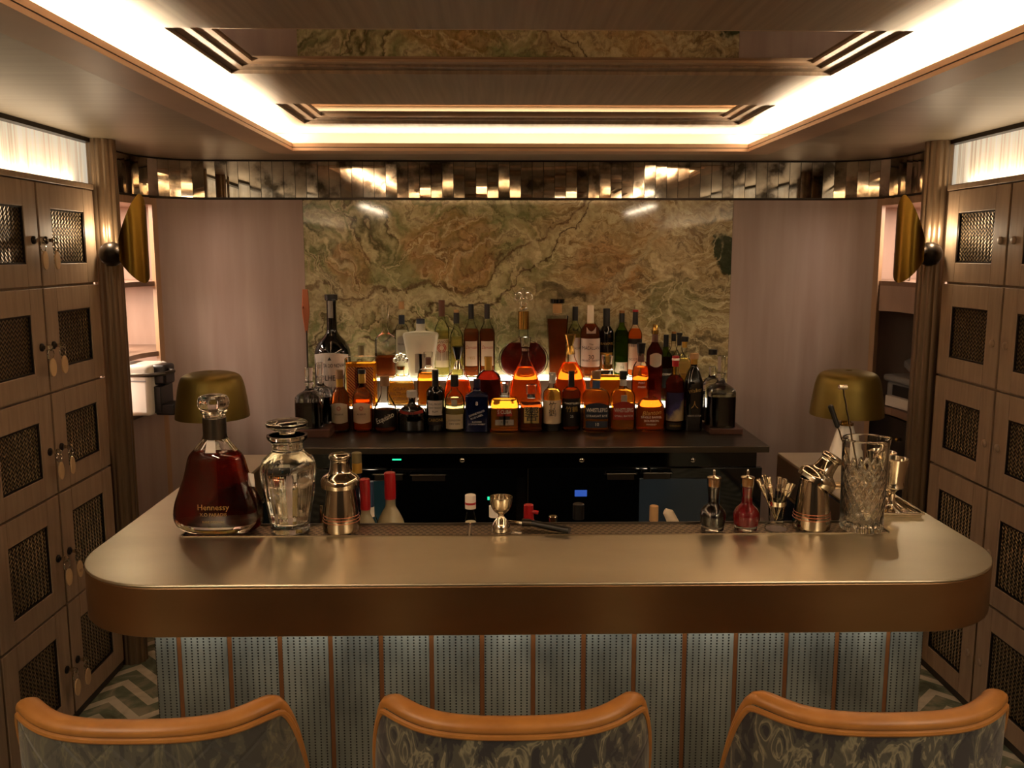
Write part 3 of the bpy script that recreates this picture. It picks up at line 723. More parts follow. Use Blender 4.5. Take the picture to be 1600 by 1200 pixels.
# ------------------------------------------------------------------ the bar
BX, BZ = -.014, 1.06
r = empty('bar_counter', (BX, 1.66, 0), 'long brushed bronze bar with rounded corners and punched grey leather front', 'bar')
HW, WI, RC = .978, .82, .215
pts = [(-HW, 1.14)]
for i in range(13):
    a = PI+PI/2*i/12; pts.append((-HW+RC+RC*math.cos(a), RC+RC*math.sin(a)))
for i in range(13):
    a = -PI/2+PI/2*i/12; pts.append((HW-RC+RC*math.cos(a), RC+RC*math.sin(a)))
pts += [(HW, 1.14), (WI, 1.14), (WI, .385), (-WI, .385), (-WI, 1.14)]
obj('bar_top', prism(NB(), pts, BZ-.006, BZ), 'bar_metal', r, True, bevel=.0025)
obj('fascia', prism(NB(), [(x*.9995, y+.0005) for x, y in pts], BZ-.108, BZ-.0061), 'bar_metal_shaded', r, True, bevel=.002)
BW = .825
bm = NB(); box(bm, -BW, BW, .135, .33, .02, BZ-.109); box(bm, -BW, -BW+.02, .33, 1.10, .02, BZ-.109); box(bm, BW-.02, BW, .33, 1.10, .02, BZ-.109)
obj('carcass', bm, 'black_cabinet', r, False)
sp_ = .1087; n_ = 15; x0 = -BW; k = 0
edges = [-BW]+[P(px, 1000, y=1.785).x-BX for px in (279, 358, 437, 516, 595, 674, 753, 833, 912, 991, 1070, 1150, 1229, 1308, 1388)]+[BW]
for i, (a, b) in enumerate(zip(edges, edges[1:])):
    obj('leather_panel', B(a+.005, b-.005, .122, .134, .02, BZ-.1085), 'punched_leather', r, False, bevel=.003)
    if i: obj('leather_strip', B(a-.0048, a+.0048, .127, .134, .02, BZ-.1085), 'leather_strip', r, False)
obj('kick_plate', B(-BW, BW, .128, .134, .0, .0195), 'black_cabinet', r, False)
# perforated mats (two, end to end)
mz = BZ+.0004
for a, b, lb in ((-.83, -.175, 'perforated steel drip mat on the bar under the cognac decanter and glass jar'), (-.171, .80, 'perforated steel drip mat on the bar under the jigger and bitters bottles')):
    m = empty('bar_mat', ((a+b)/2, 1.994, mz), lb, 'bar mat', 'drip mats along the rear edge of the bar'); q = (b-a)/2
    obj('mesh', B(-q+.004, q-.004, -.036, .040, 0, .002), 'mat_perforated', m, False)
    fr = NB(); box(fr, -q, q, .040, .044, 0, .006); box(fr, -q, -q+.004, -.036, .040, 0, .004); box(fr, q-.004, q, -.036, .040, 0, .004); obj('rim', fr, 'steel_counter', m, False)
MZ = mz+.0022
# speed rail shelf below the inner edge
rl = empty('speed_rail', (BX, 2.06, .80), 'dark steel bottle rail on the working side of the bar, mostly hidden', 'shelf')
obj('tray', B(-.80, .80, 0, .26, -.02, 0), 'steel_dark', rl, False); obj('lip', B(-.80, .80, .26, .268, -.02, .05), 'steel_dark', rl, False)
obj('bracket', B(-.80, .80, -.069, 0, -.02, .06), 'steel_dark', rl, False)
obj('leg', B(-.78, -.74, .20, .24, -.8, -.02), 'steel_dark', rl, False); obj('leg', B(.74, .78, .20, .24, -.8, -.02), 'steel_dark', rl, False)

# ------------------------------------------------------------------ bottles
# template: body outline in fractions of height / body radius, section exponent, depth ratio
T = {
 'std':   dict(p=[(0, .80, 1), (.012, .95, 1), (.03, 1, 1), (.60, 1, 1), (.67, .93, 1), (.725, .64, .5), (.77, .41, 0), (.82, .35, 0), (.97, .33, 0)], n=2, d=1, nr=.33),
 'slim':  dict(p=[(0, .84, 1), (.012, .96, 1), (.03, 1, 1), (.58, 1, 1), (.64, .94, 1), (.71, .60, .5), (.76, .42, 0), (.97, .38, 0)], n=2, d=1, nr=.38),
 'dome':  dict(p=[(0, .88, 1), (.012, .97, 1), (.04, 1, 1), (.52, 1, 1), (.60, .97, 1), (.67, .80, 1), (.71, .52, .5), (.735, .33, 0), (.80, .27, 0), (.96, .27, 0)], n=3.2, d=.72, nr=.27),
 'square':dict(p=[(0, .92, 1), (.01, .99, 1), (.03, 1, 1), (.66, 1, 1), (.70, .97, 1), (.74, .68, .8), (.775, .40, .2), (.80, .36, 0), (.97, .36, 0)], n=9, d=.85, nr=.36),
 'taper': dict(p=[(0, .94, 1), (.01, .99, 1), (.03, 1, 1), (.60, 1, 1), (.78, .60, .8), (.83, .40, .2), (.85, .38, 0), (.97, .38, 0)], n=6, d=.9, nr=.38),
 'cone':  dict(p=[(0, .92, 1), (.012, .99, 1), (.03, 1, 1), (.40, 1, 1), (.47, .90, 1), (.62, .50, 1), (.70, .36, 1), (.78, .33, 1), (.97, .36, 1)], n=2, d=1, nr=.36),
 'hip':   dict(p=[(0, .80, 1), (.015, .94, 1), (.05, 1, 1), (.20, .97, 1), (.42, .78, 1), (.58, .45, .6), (.68, .27, 0), (.76, .22, 0), (.94, .22, 0)], n=2, d=.6, nr=.22),
 'squat': dict(p=[(0, .82, 1), (.015, .96, 1), (.05, 1, 1), (.36, 1, 1), (.50, .90, 1), (.60, .60, .6), (.66, .28, 0), (.72, .22, 0), (.96, .22, 0)], n=2.6, d=.6, nr=.22),
 'magnum':dict(p=[(0, .86, 1), (.010, .96, 1), (.025, 1, 1), (.50, 1, 1), (.57, .96, 1), (.63, .76, 1), (.68, .45, 1), (.71, .31, 1), (.76, .28, 1), (.95, .27, 1), (.955, .34, 1), (.99, .34, 1), (1, .30, 1)], n=2, d=1, nr=.28),
 'vase':  dict(p=[(0, .60, 1), (.012, .64, 1), (.03, .65, 1), (.40, .82, 1), (.68, .98, 1), (.73, 1, 1), (.765, .93, 1), (.785, .55, .5), (.80, .28, 0), (.90, .26, 0), (.97, .28, 0)], n=5, d=.7, nr=.27),
 'flare': dict(p=[(0, .70, 1), (.012, .75, 1), (.03, .76, 1), (.40, .82, 1), (.78, 1, 1), (.785, 1, 1), (.79, .96, 1), (.80, .46, .5), (.815, .42, 0), (.90, .40, 0)], n=4, d=.85, nr=.40),
 'decant':dict(p=[(0, .94, 1), (.01, 1, 1), (.03, 1, 1), (.46, 1, 1), (.52, .96, 1), (.575, .72, .7), (.62, .36, .1), (.68, .26, 0), (.75, .28, 0)], n=4.5, d=1, nr=.3),
 'bulb':  dict(p=[(0, .80, 1), (.012, .93, 1), (.05, 1, 1), (.50, 1, 1), (.62, .86, 1), (.70, .55, .6), (.745, .34, 0), (.97, .30, 0)], n=2, d=1, nr=.3),
 'block': dict(p=[(0, .96, 1), (.01, 1, 1), (.03, 1, 1), (.76, 1, 1), (.80, .97, 1), (.815, .80, .9), (.825, .18, 0), (.84, .16, 0), (.97, .16, 0)], n=8, d=.55, nr=.16),
 'disc':  dict(p=[(0, .40, 1), (.012, .48, 1), (.05, .72, 1), (.14, .93, 1), (.26, 1, 1), (.38, .94, 1), (.48, .72, 1), (.54, .44, .8), (.57, .24, 0), (.60, .20, 0), (.75, .19, 0)], n=2, d=.42, nr=.19),
 'mini':  dict(p=[(0, .9, 1), (.02, 1, 1), (.76, 1, 1), (.82, .86, 1), (.855, .66, 1), (.92, .62, 1), (.97, .62, 1)], n=2, d=1, nr=.62),
 'sidecar':dict(p=[(0, .94, 1), (.01, 1, 1), (.03, 1, 1), (.50, 1, 1), (.60, .94, 1), (.66, .84, 1), (.69, .40, .3), (.72, .30, 0), (.80, .30, 0)], n=5, d=.9, nr=.3),
}
def interp_r(p, h):
    for a, b in zip(p, p[1:]):
        if a[0] <= h <= b[0]: return a[1]+(b[1]-a[1])*(h-a[0])/max(b[0]-a[0], 1e-6), a[2]+(b[2]-a[2])*(h-a[0])/max(b[0]-a[0], 1e-6)
    return p[-1][1], p[-1][2]
def patch(parent, name, f, w_, z0, z1, mat, arch=0, notch=0):
    bm = NB(); nx, nz = 16, 6; g_ = []
    for i in range(nx+1):
        u = -1+2*i/nx; x = u*w_
        top = z1+arch*(1-u*u)-(arch if arch > 0 else 0)*0; bot = z0-notch*(1-u*u)
        g_.append([bm.verts.new((x, f(x, 0), bot+(top-bot)*j/nz)) for j in range(nz+1)])
    for i in range(nx):
        for j in range(nz): bm.faces.new((g_[i][j], g_[i+1][j], g_[i+1][j+1], g_[i][j+1]))
    bmesh.ops.solidify(bm, geom=bm.faces[:], thickness=-.0004)
    return obj(name, bm, mat, parent)
def bottle(label, px, ytop, w_, Y, z, tm, glass='thin_clear', liquid=None, fill=.6, caps=(), labels=(), name='liquor_bottle', group='bottles on the back counter', cat='bottle', rz=0, dd=None, neckliq=False):
    t_ = T[tm]; top = P(px, ytop, y=Y); H = top.z-z; base = (top.x, Y, z); k = KM((top.x, Y, z+H/2)); R = w_/2*k; n, d = t_['n'], dd or t_['d']
    o = empty(name, base, label, cat, group, rz)
    pr = [(a*R if False else b*R, a*H, c) for a, b, c in t_['p']]
    c0 = min([c_[0] for c_ in caps], default=1.0)
    pg = [q for q in pr if q[1] <= (c0+.004)*H or q[1] <= .1*H]
    if pg[-1][1] < c0*H-.002: rr, kk = interp_r(t_['p'], c0); pg.append((rr*R, c0*H, kk))
    solid = glass.startswith('glass_') or glass in ('milk_glass', 'frost_glass') or glass == 'liq_black'
    loft_p = smoothprof(pg)
    obj('glass_body', loft(NB(), loft_p, n, d, 40), glass, o)
    if liquid and not solid:
        lp = []; 
        for a, b, c in t_['p']:
            if a < fill: lp.append((max(b*R*.93-.0012, .002), max(a*H, .0) + (.008*(1-min(a*12, 1))), c))
        rr, kk = interp_r(t_['p'], fill); lp.append((max(rr*R*.93-.0012, .002), fill*H, kk))
        obj('liquid', loft(NB(), smoothprof(lp), n, d, 40), liquid, o)
    for c_ in caps:   # (h0, h1, radius fraction, material[, top radius fraction])
        h0, h1, rf, m_ = c_[:4]; r2 = (c_[4] if len(c_) > 4 else rf)*R; r1 = rf*R; z0, z1 = h0*H, h1*H; ch = min(.0012, (z1-z0)*.2)
        nm_ = c_[5] if len(c_) > 5 else 'cap'
        loftp = [(r1, z0), (r2, z1-ch), (r2-ch, z1)]
        obj(nm_, loft(NB(), loftp, segs=24), m_, o)
    def surf(h):
        rr, kk = interp_r(t_['p'], h); 
        def f(x, zz=0, rr=rr): return sect_y(x, rr*R, n if kk > .5 else 2, d if kk > .5 else 1)-.0008
        return f
    for L in labels:
        z0, z1 = L['z'][0], L['z'][1]; f = surf((z0+z1)/2); wd = L.get('w', .9)*interp_r(t_['p'], (z0+z1)/2)[0]*R
        lb = None
        if L.get('m'): lb = patch(o, L.get('name', 'label'), f, wd, z0*H, z1*H, L['m'], L.get('arch', 0)*H, L.get('notch', 0)*H)
        g2 = (lambda f: (lambda x, zz=0: f(x)-.0007))(f)
        for tx in L.get('t', ()):  # (string, z fraction inside label, px height, ink, [rot, italic])
            s_, zf, ph, ink = tx[:4]; rot = tx[4] if len(tx) > 4 else 0; it = tx[5] if len(tx) > 5 else 0
            text(lb or o, s_, (z0+(z1-z0)*zf)*H, ph*k, ink, g2, maxw=wd*1.8, rot=rot, italic=it)
    o['H'] = H; o['R'] = R
    return o
G1, G2, G3 = 'front row bottles on the back counter', 'middle row bottles on the lower glowing riser', 'rear row bottles on the upper glowing riser'
Y1, Y2, Y3 = 3.973, 4.09, 4.235
CT = .9005
q1, q2, q3 = T1Z+.0006, T2Z+.0006, 0
def W_(tx, zf, ph, ink='ink', *a): return (tx, zf, ph, ink)+a
# --- front row
bottle('dark amber bottle with brown cap and arched cream label, front row, far left', 530, 578, 29, Y1, CT, 'bulb', liquid='liq_brown', fill=.74, group=G1, caps=[(.72, .86, .36, 'gold_label', .36, 'capsule'), (.86, 1, .40, 'cork_dark')],
       labels=[dict(z=(.17, .45), w=.86, m='cream', arch=.035, notch=.02, t=[W_('◎', .78, 6, 'ink_red'), W_('RESERVE', .45, 2.6)])])
bottle('bottle of bright orange-red liquor, black cap and arched cream label, second in front row', 565, 577, 31, Y1, CT, 'bulb', liquid='liq_orange', fill=.70, group=G1, caps=[(.78, .93, .36, 'gold_label', .36, 'capsule'), (.93, 1, .40, 'black_plastic')],
       labels=[dict(z=(.17, .45), w=.86, m='cream', arch=.035, notch=.02, t=[W_('◎', .78, 6, 'ink_red'), W_('RESERVE', .45, 2.6)])])
bottle('clear conical-necked bottle with wide cork and dark label reading Exquisito diagonally', 601, 588, 35, Y1, CT, 'cone', liquid='liq_brown', fill=.40, group=G1, caps=[(.83, 1, .42, 'cork_dark')],
       labels=[dict(z=(.10, .42), w=.93, m='black_label', t=[W_('Exquisito', .5, 8.5, 'ink_white', .42, .3)])])
bottle('squat round dark bottle with red ribbon-like label and silver cap in front row', 643, 610, 45, Y1, CT, 'squat', glass='glass_blackish', group=G1, caps=[(.80, .84, .26, 'chrome', .26, 'collar'), (.84, 1, .34, 'grey_label')],
       labels=[dict(z=(.36, .56), w=.88, m='ink_red', arch=-.06, t=[W_('XO', .5, 5, 'ink')])])
bottle('slim black bottle with white text label and gold lettering in front row', 680, 578, 29, Y1, CT, 'std', glass='glass_blackish', group=G1, caps=[(.74, 1, .36, 'black_plastic')],
       labels=[dict(z=(.28, .52), w=.78, m='white_label', t=[W_('FULL PROOF', .75, 3.2), W_('HEAVY TRINIDAD', .5, 2.6), W_('RUM', .25, 3.2)]), dict(z=(.12, .25), w=.86, m='black_label', t=[W_('CARONI', .6, 5, 'ink_gold')])])
bottle('round-shouldered clear bottle with black cap, metal medallion and cream label, front row', 710, 586, 31, Y1, CT, 'bulb', liquid='liq_pale', fill=.60, group=G1, caps=[(.80, 1, .40, 'black_plastic')],
       labels=[dict(z=(.06, .32), w=.85, m='cream', t=[W_('LONDON', .6, 3), W_('DRY GIN', .35, 3)]), dict(z=(.46, .58), w=.28, m='grey_label', name='medallion')])
bottle('square navy blue bottle with fine silver outlined label in front row', 745, 592, 36, Y1, CT, 'square', glass='glass_navy', group=G1, caps=[(.84, 1, .30, 'navy')],
       labels=[dict(z=(.09, .64), w=.80, t=[W_('JOHNNIE WALKER', .50, 3.2, 'ink_white', .35), W_('BLUE LABEL', .38, 2.8, 'ink_white', .35), W_('8', .84, 6, 'ink_white'), W_('BLENDED', .20, 2.5, 'ink_white'), W_('SCOTCH WHISKY', .12, 2.5, 'ink_white')])])
bottle('broad amber bottle with clear glass stopper and red label reading Cuba', 788, 596, 46, Y1, CT, 'sidecar', liquid='liq_amber', fill=.64, group=G1, caps=[(.78, 1.0, .22, 'crystal', .28, 'stopper')],
       labels=[dict(z=(.34, .50), w=.52, m='red_label', t=[W_('S CUBA', .5, 6, 'ink_white')]), dict(z=(.16, .27), w=.62, m='grey_label', t=[W_('RUM', .5, 4)]), dict(z=(.27, .34), w=.35, m='black_label')])
bottle('low faceted whisky bottle with glass-topped stopper and square yellow label in Japanese', 830, 601, 36, Y1, CT, 'sidecar', liquid='liq_brown', fill=.60, group=G1, caps=[(.72, .80, .36, 'black_plastic', .30, 'collar'), (.80, 1, .46, 'crystal', .50, 'stopper')],
       labels=[dict(z=(.20, .55), w=.64, m='yellow_label', t=[W_('響', .5, 17, 'ink')])])
bottle('slender whisky bottle with pale cap and tall cream Japanese label numbered 21', 863, 582, 29, Y1, CT, 'std', liquid='liq_gold', fill=.72, group=G1, caps=[(.82, 1, .36, 'grey_label')],
       labels=[dict(z=(.14, .54), w=.94, m='cream', t=[W_('竹', .78, 9), W_('鶴', .46, 9), W_('21', .52, 5, 'ink_gold')]), dict(z=(.02, .13), w=.95, m='black_label')])
bottle('slender dark whisky bottle with long black cap and black label with gold writing', 893, 580, 29, Y1, CT, 'std', liquid='liq_brown', fill=.70, group=G1, caps=[(.74, 1, .33, 'black_plastic')],
       labels=[dict(z=(.10, .56), w=.94, m='black_label', t=[W_('竹鶴', .60, 7, 'ink_gold'), W_('TAKETSURU', .82, 3, 'ink_white'), W_('25', .35, 4, 'ink_white')])])
bottle('rounded amber whiskey bottle with dark blue label and blue neck band', 932, 580, 42, Y1, CT, 'dome', liquid='liq_amber', fill=.69, group=G1, caps=[(.72, .84, .28, 'blue_ribbon', .28, 'neck_band'), (.87, 1, .32, 'cork_dark')],
       labels=[dict(z=(.22, .44), w=.86, m='blue_label', arch=.05, t=[W_('WHISTLEPIG', .66, 6.5, 'ink_white'), W_('STRAIGHT RYE', .22, 3.6, 'ink_white')]), dict(z=(.07, .18), w=.82, m='blue_label', t=[W_('10', .5, 5, 'ink_white')])])
bottle('rounded amber whiskey bottle with red label and round neck medallion', 974, 580, 38, Y1, CT, 'dome', liquid='liq_amber', fill=.69, group=G1, caps=[(.76, .86, .28, 'grey_label', .28, 'neck_band'), (.87, 1, .32, 'black_plastic')],
       labels=[dict(z=(.20, .46), w=.86, m='red_label', arch=.05, t=[W_('WHISTLEPIG', .62, 6.5, 'ink_white'), W_('SMALL BATCH', .25, 3.2, 'ink_white')]), dict(z=(.50, .62), w=.25, m='grey_label', name='medallion')])
bottle('broad rounded amber bottle with white script printed on the glass, front row', 1017, 592, 46, Y1, CT, 'squat', liquid='liq_orange', fill=.60, group=G1, caps=[(.80, 1, .26, 'thin_brown', .26, 'stopper')],
       labels=[dict(z=(.10, .42), w=.85, t=[W_('Blanton', .82, 7, 'ink_gold', .1, .3), W_('SINGLE BARREL', .56, 3.4, 'ink_white'), W_('BOURBON', .34, 3.4, 'ink_white'), W_('WHISKEY', .12, 2.8, 'ink_white')])])
bottle('slender dark red brandy bottle with red and white cap and purple sky label', 1056, 556, 29, Y1, CT, 'std', liquid='liq_darkred', fill=.74, group=G1, caps=[(.86, .94, .36, 'red_cap', .36, 'capsule'), (.94, .97, .40, 'white_cap', .40, 'band'), (.97, 1, .36, 'red_cap')],
       labels=[dict(z=(.14, .52), w=.95, m='sky_label'), dict(z=(.03, .12), w=.9, m='black_label', t=[W_('COGNAC', .5, 3, 'ink_gold')])])
bottle('tall square-shouldered black bottle with gold cork, last of the front row at right', 1085, 552, 27, Y1, CT, 'taper', glass='glass_blackish', group=G1, caps=[(.86, .93, .38, 'gold_label', .42, 'capsule'), (.93, 1, .52, 'cork')],
       labels=[dict(z=(.08, .64), w=.85, t=[W_('Walker', .80, 6, 'ink_gold', .2, .2), W_('人', .46, 9, 'ink_gold'), W_('BLENDED SCOTCH', .22, 2.6, 'ink_white')])])
# --- middle row
bottle('giant black wine bottle with white label and foil strip on its neck', 517, 460, 56, 4.205, CT, 'magnum', glass='glass_blackish', name='magnum_bottle', group='large bottles left of the risers', caps=[(.965, 1.0, .36, 'black_plastic')],
       labels=[dict(z=(.14, .54), w=.93, m='white_label', arch=.02, t=[W_('QUINTA DO NOVAL', .80, 6), W_('COLHEITA', .56, 8.5), W_('TAWNY PORT', .36, 5), W_('▲', .93, 5)]), dict(z=(.82, .99), w=.5, m='grey_label', name='foil')])
bottle('wide flat amber flask with sunburst label and red emblem behind the front row', 564, 540, 50, 4.085, q1, 'block', liquid='liq_amber', fill=.72, group=G2, caps=[(.84, 1, .20, 'olive_cap', .20)],
       labels=[dict(z=(.12, .66), w=.80, m='sunburst_label'), dict(z=(.30, .62), w=.34, m='red_label', arch=.04, notch=.04, name='emblem')])
bottle('amber tequila decanter with crystal ball cluster stopper and raised lettering', 626, 562, 44, Y2, q1, 'squat', liquid='liq_gold', fill=.50, group=G2, caps=[(.78, .86, .26, 'gold', .30, 'collar')],
       labels=[dict(z=(.12, .42), w=.8, t=[W_('GRAN', .85, 6, 'brown_label'), W_('PATRON', .5, 6, 'brown_label'), W_('PIEDRA', .15, 5, 'brown_label')])])
st = P(626, 556, y=Y2); stp = empty('x', (0, 0, 0)); bpy.data.objects.remove(stp)
par = [o for o in COL.objects if o.get('label', '').startswith('amber tequila')][0]
bm = NB()
for a, b in ((-.030, 0), (-.012, .006), (.012, .006), (.030, 0), (0, .024), (-.018, .018), (.018, .018)): sphere(bm, (a*.8, 0, par['H']+b*.9-.002), .0125, seg=14)
obj('stopper', bm, 'crystal', par)
bottle('bright orange liquor decanter with small cork stopper, right of the ball-stopper decanter', 669, 550, 34, Y2, q1, 'sidecar', liquid='liq_amber', fill=.60, dd=.85, group=G2, caps=[(.76, .90, .26, 'brown_label', .26, 'cork'), (.90, 1, .36, 'thin_clear', .42, 'stopper')])
bottle('conical amber decanter with dark round stopper and silver collar', 715, 541, 46, Y2, q1, 'hip', liquid='liq_orange', fill=.42, group=G2, dd=.75, caps=[(.62, .76, .34, 'chrome', .14, 'collar'), (.78, 1, .18, 'glass_blackish', .40, 'stopper')])
bottle('dark round-shouldered bottle with tall gold cap behind the navy bottle', 763, 557, 40, Y2, q1, 'bulb', liquid='liq_darkred', fill=.72, dd=.85, group=G2, caps=[(.72, 1, .30, 'gold_label')])
bottle('orange-lit cognac decanter with faceted glass stopper, before the round disc decanter', 821, 527, 54, Y2, q1, 'hip', liquid='liq_orange', fill=.56, group=G2, dd=.55, caps=[(.80, .84, .22, 'chrome', .22, 'collar'), (.86, 1, .26, 'crystal', .34, 'stopper')])
bottle('large conical amber decanter with flared gold stopper', 891, 522, 56, Y2, q1, 'hip', liquid='liq_orange', fill=.60, group=G2, dd=.6, caps=[(.72, .84, .28, 'gold', .20, 'collar'), (.84, 1, .16, 'gold', .34, 'stopper')])
bottle('wide low amber decanter glowing at its shoulders, with ribbed glass stopper', 949, 555, 56, Y2, q1, 'sidecar', liquid='liq_amber', fill=.58, dd=.6, group=G2, caps=[(.74, .82, .30, 'gold', .30, 'collar'), (.82, 1, .28, 'crystal', .34, 'stopper')])
bottle('orange-red whisky bottle with flared black stopper in the middle row', 1002, 536, 27, Y2, q1, 'bulb', liquid='liq_orange', fill=.62, group=G2, caps=[(.70, .80, .38, 'brown_label', .34, 'neck_band'), (.80, .84, .40, 'chrome', .40, 'collar'), (.84, 1, .40, 'black_plastic', .52, 'stopper')],
       labels=[dict(z=(.25, .42), w=.8, t=[W_('PORT', .7, 3, 'ink_white'), W_('FINISH', .3, 3, 'ink_white')])])
bottle('dark brown cognac bottle with gold stopper and oval cream label', 1024, 507, 26, 4.125, q1, 'std', liquid='liq_darkred', fill=.80, group=G2, caps=[(.78, .88, .38, 'brown_label', .36, 'capsule'), (.88, .93, .42, 'gold', .42, 'collar'), (.93, 1, .36, 'gold', .28, 'stopper')],
       labels=[dict(z=(.50, .62), w=.70, m='cream', arch=.03, notch=.03)])
bottle('dark olive wine-shaped bottle with black capsule and dark label, middle row right', 1041, 523, 22, 4.205, q1, 'std', glass='thin_green', liquid='liq_darkred', fill=.66, group=G2, caps=[(.82, 1, .36, 'black_plastic', .36, 'capsule')],
       labels=[dict(z=(.20, .50), w=.9, m='black_label', t=[W_('COGNAC', .7, 3.4, 'ink_white')])])
bottle('pale yellow round-bellied bottle with black stopper at the right of the middle row', 1070, 526, 26, 4.085, q1, 'bulb', liquid='liq_pale', fill=.68, group=G2, caps=[(.84, .93, .30, 'gold_label', .30, 'cork'), (.93, 1, .46, 'black_plastic', .46, 'stopper')],
       labels=[dict(z=(.40, .52), w=.7, t=[W_('MEZCAL', .5, 3, 'ink')])])
bottle('bottle with orange-topped black cap behind the purple sky label bottle', 1053, 518, 20, 4.262, q1, 'std', liquid='liq_pale', fill=.6, group=G2, caps=[(.86, .97, .38, 'black_plastic', .38, 'capsule'), (.97, 1, .36, 'orange_leather')])
bottle('clear bottle of gold-brown spirit with wide black cap beside the pale yellow round-bellied bottle', 1062, 520, 20, 4.16, q1, 'std', liquid='liq_gold', fill=.55, group=G2, caps=[(.82, .97, .36, 'black_plastic', .36, 'capsule'), (.97, 1, .46, 'black_plastic')])
# --- rear row
bottle('clear cylinder decanter half full of dark spirit with round glass stopper, rear row far left', 601, 476, 32, Y3, q2, 'decant', liquid='liq_brown', fill=.29, group=G3, dd=1, caps=[(.75, .78, .34, 'crystal', .34, 'collar'), (.80, 1, .30, 'crystal', .44, 'stopper')])
bottle('clear gin bottle with cork and dark blue neck label, rear row', 627, 471, 21, 4.258, q2, 'slim', liquid='liq_clear', fill=.62, group=G3, caps=[(.70, .82, .45, 'blue_label', .45, 'neck_label'), (.90, 1, .42, 'cork')],
       labels=[dict(z=(.36, .52), w=.6, m='grey_label', arch=.03, notch=.03, t=[W_('TEQUILA', .5, 3)])])
bottle('wide frosted white bottle shaped like a shouldered vase with small dark cap', 657, 498, 55, 4.19, q2, 'vase', glass='milk_glass', dd=.4, group=G3, caps=[(.92, 1, .24, 'blue_label')],
       labels=[dict(z=(.10, .64), w=.40, m='grey_label', t=[W_('LLC', .85, 6, 'brown_label')])])
bottle('clear rum bottle with brown cap and round red emblem above a brown label band', 690, 469, 23, 4.25, q2, 'slim', glass='thin_pale', liquid='liq_pale', fill=.6, group=G3, caps=[(.79, 1, .42, 'brown_label')],
       labels=[dict(z=(.13, .50), w=.94, m='cream', t=[W_('BLANCO', .90, 4, 'brown_label'), W_('◎', .66, 13, 'ink_red')]), dict(z=(.22, .34), w=.96, m='brown_label')])
bottle('slim clear bottle with dark capsule and cork top beside the twin brown bottles', 713, 484, 20, 4.22, q2, 'slim', glass='thin_pale', liquid='liq_pale', fill=.6, group=G3, caps=[(.80, .96, .46, 'black_label', .46, 'capsule'), (.96, 1, .40, 'cork')])
for px_, lb in ((736, 'left of the twin brown brandy bottles with dark capsules and cream labels'), (761, 'right of the twin brown brandy bottles with dark capsules and cream labels')):
    bottle(lb, px_, 475, 24, Y3, q2, 'slim', liquid='liq_brown', fill=.66, group=G3, caps=[(.80, 1, .36, 'black_label', .36, 'capsule')],
           labels=[dict(z=(.16, .50), w=.78, m='cream', t=[W_('Darroze', .75, 5, 'ink_red', 0, .3), W_('1955' if px_ < 750 else '1960', .32, 4.5, 'ink_gold')])])
bottle('round flat crystal cognac decanter with gold neck and fleur-shaped glass stopper', 818, 486, 78, 4.212, q2, 'disc', liquid='liq_darkred', fill=.52, name='cognac_decanter', group=G3, caps=[(.73, 1.0, .22, 'gold', .22, 'neck_sleeve')])
par = [o for o in COL.objects if o.get('label', '').startswith('round flat crystal')][0]; H, R = par['H'], par['R']
bm = NB(); kk_ = .0031
sphere(bm, (0, 0, H+.008), .010); loft(bm, [(.006, H), (.020, H+.014), (.010, H+.022), (.018, H+.032), (.022, H+.05)], segs=20)
for a, b, sx_, sz_, ro in ((0, .085, .75, 1.6, 0), (-.026, .070, 1.0, 1.3, .6), (.026, .070, 1.0, 1.3, -.6)):
    m = Matrix.Translation((a, 0, H+b)) @ Matrix.Rotation(ro, 4, 'Y') @ Matrix.Diagonal((sx_, .6, sz_, 1)); bmesh.ops.create_uvsphere(bm, u_segments=16, v_segments=10, radius=.017, matrix=m)
obj('stopper', bm, 'crystal', par)
bm = NB()
for s in (-1, 1):
    for i in range(5):
        a = math.radians(-50+i*27) if s > 0 else math.radians(180+50-i*27); sphere(bm, (R*1.0*math.cos(a), 0, .26*H+.24*H*math.sin(a)), .0085, seg=10)
obj('crystal_beads', bm, 'thin_clear', par)
bottle('tall brown bottle flaring upward to flat shoulders with wide dark glass stopper', 871, 467, 34, 4.24, q2, 'flare', liquid='liq_brown', fill=.74, group=G3, caps=[(.82, .93, .42, 'cork', .42, 'cork'), (.93, .95, .44, 'chrome', .66, 'collar'), (.95, 1, .66, 'glass_blackish', .66, 'stopper')])
bottle('pale whisky bottle with black capsule and white label partly behind the number 30 bottle', 899, 479, 22, 4.262, q2, 'std', glass='thin_pale', liquid='liq_pale', fill=.6, group=G3, caps=[(.80, 1, .40, 'black_label', .40, 'capsule')],
       labels=[dict(z=(.16, .56), w=.9, m='white_label', t=[W_('MACALLAN', .62, 4)]), dict(z=(.66, .72), w=.5, m='black_label', arch=-.05)])
bottle('brown whisky bottle with cream capsule and white label numbered 30', 923, 477, 31, 4.205, q2, 'std', liquid='liq_brown', fill=.74, group=G3, caps=[(.76, 1, .34, 'cream', .32, 'capsule')],
       labels=[dict(z=(.16, .55), w=.95, m='white_label', t=[W_('The', .80, 3), W_('MACALLAN', .66, 5.5), W_('30', .34, 7)]), dict(z=(.235, .26), w=.97, m='black_label', name='band'), dict(z=(.62, .71), w=.5, m='white_label', arch=-.06, name='collar_label')])
bottle('black bottle with gold lower label next to the white-labelled bottles, rear row', 948, 482, 23, 4.245, q2, 'std', glass='glass_blackish', group=G3, caps=[(.74, 1, .46, 'black_label', .46, 'capsule')],
       labels=[dict(z=(.12, .36), w=.95, m='gold_label', t=[W_('XO', .5, 5)]), dict(z=(.44, .54), w=.9, t=[W_('BALVENIE', .5, 3.5, 'ink_gold')])])
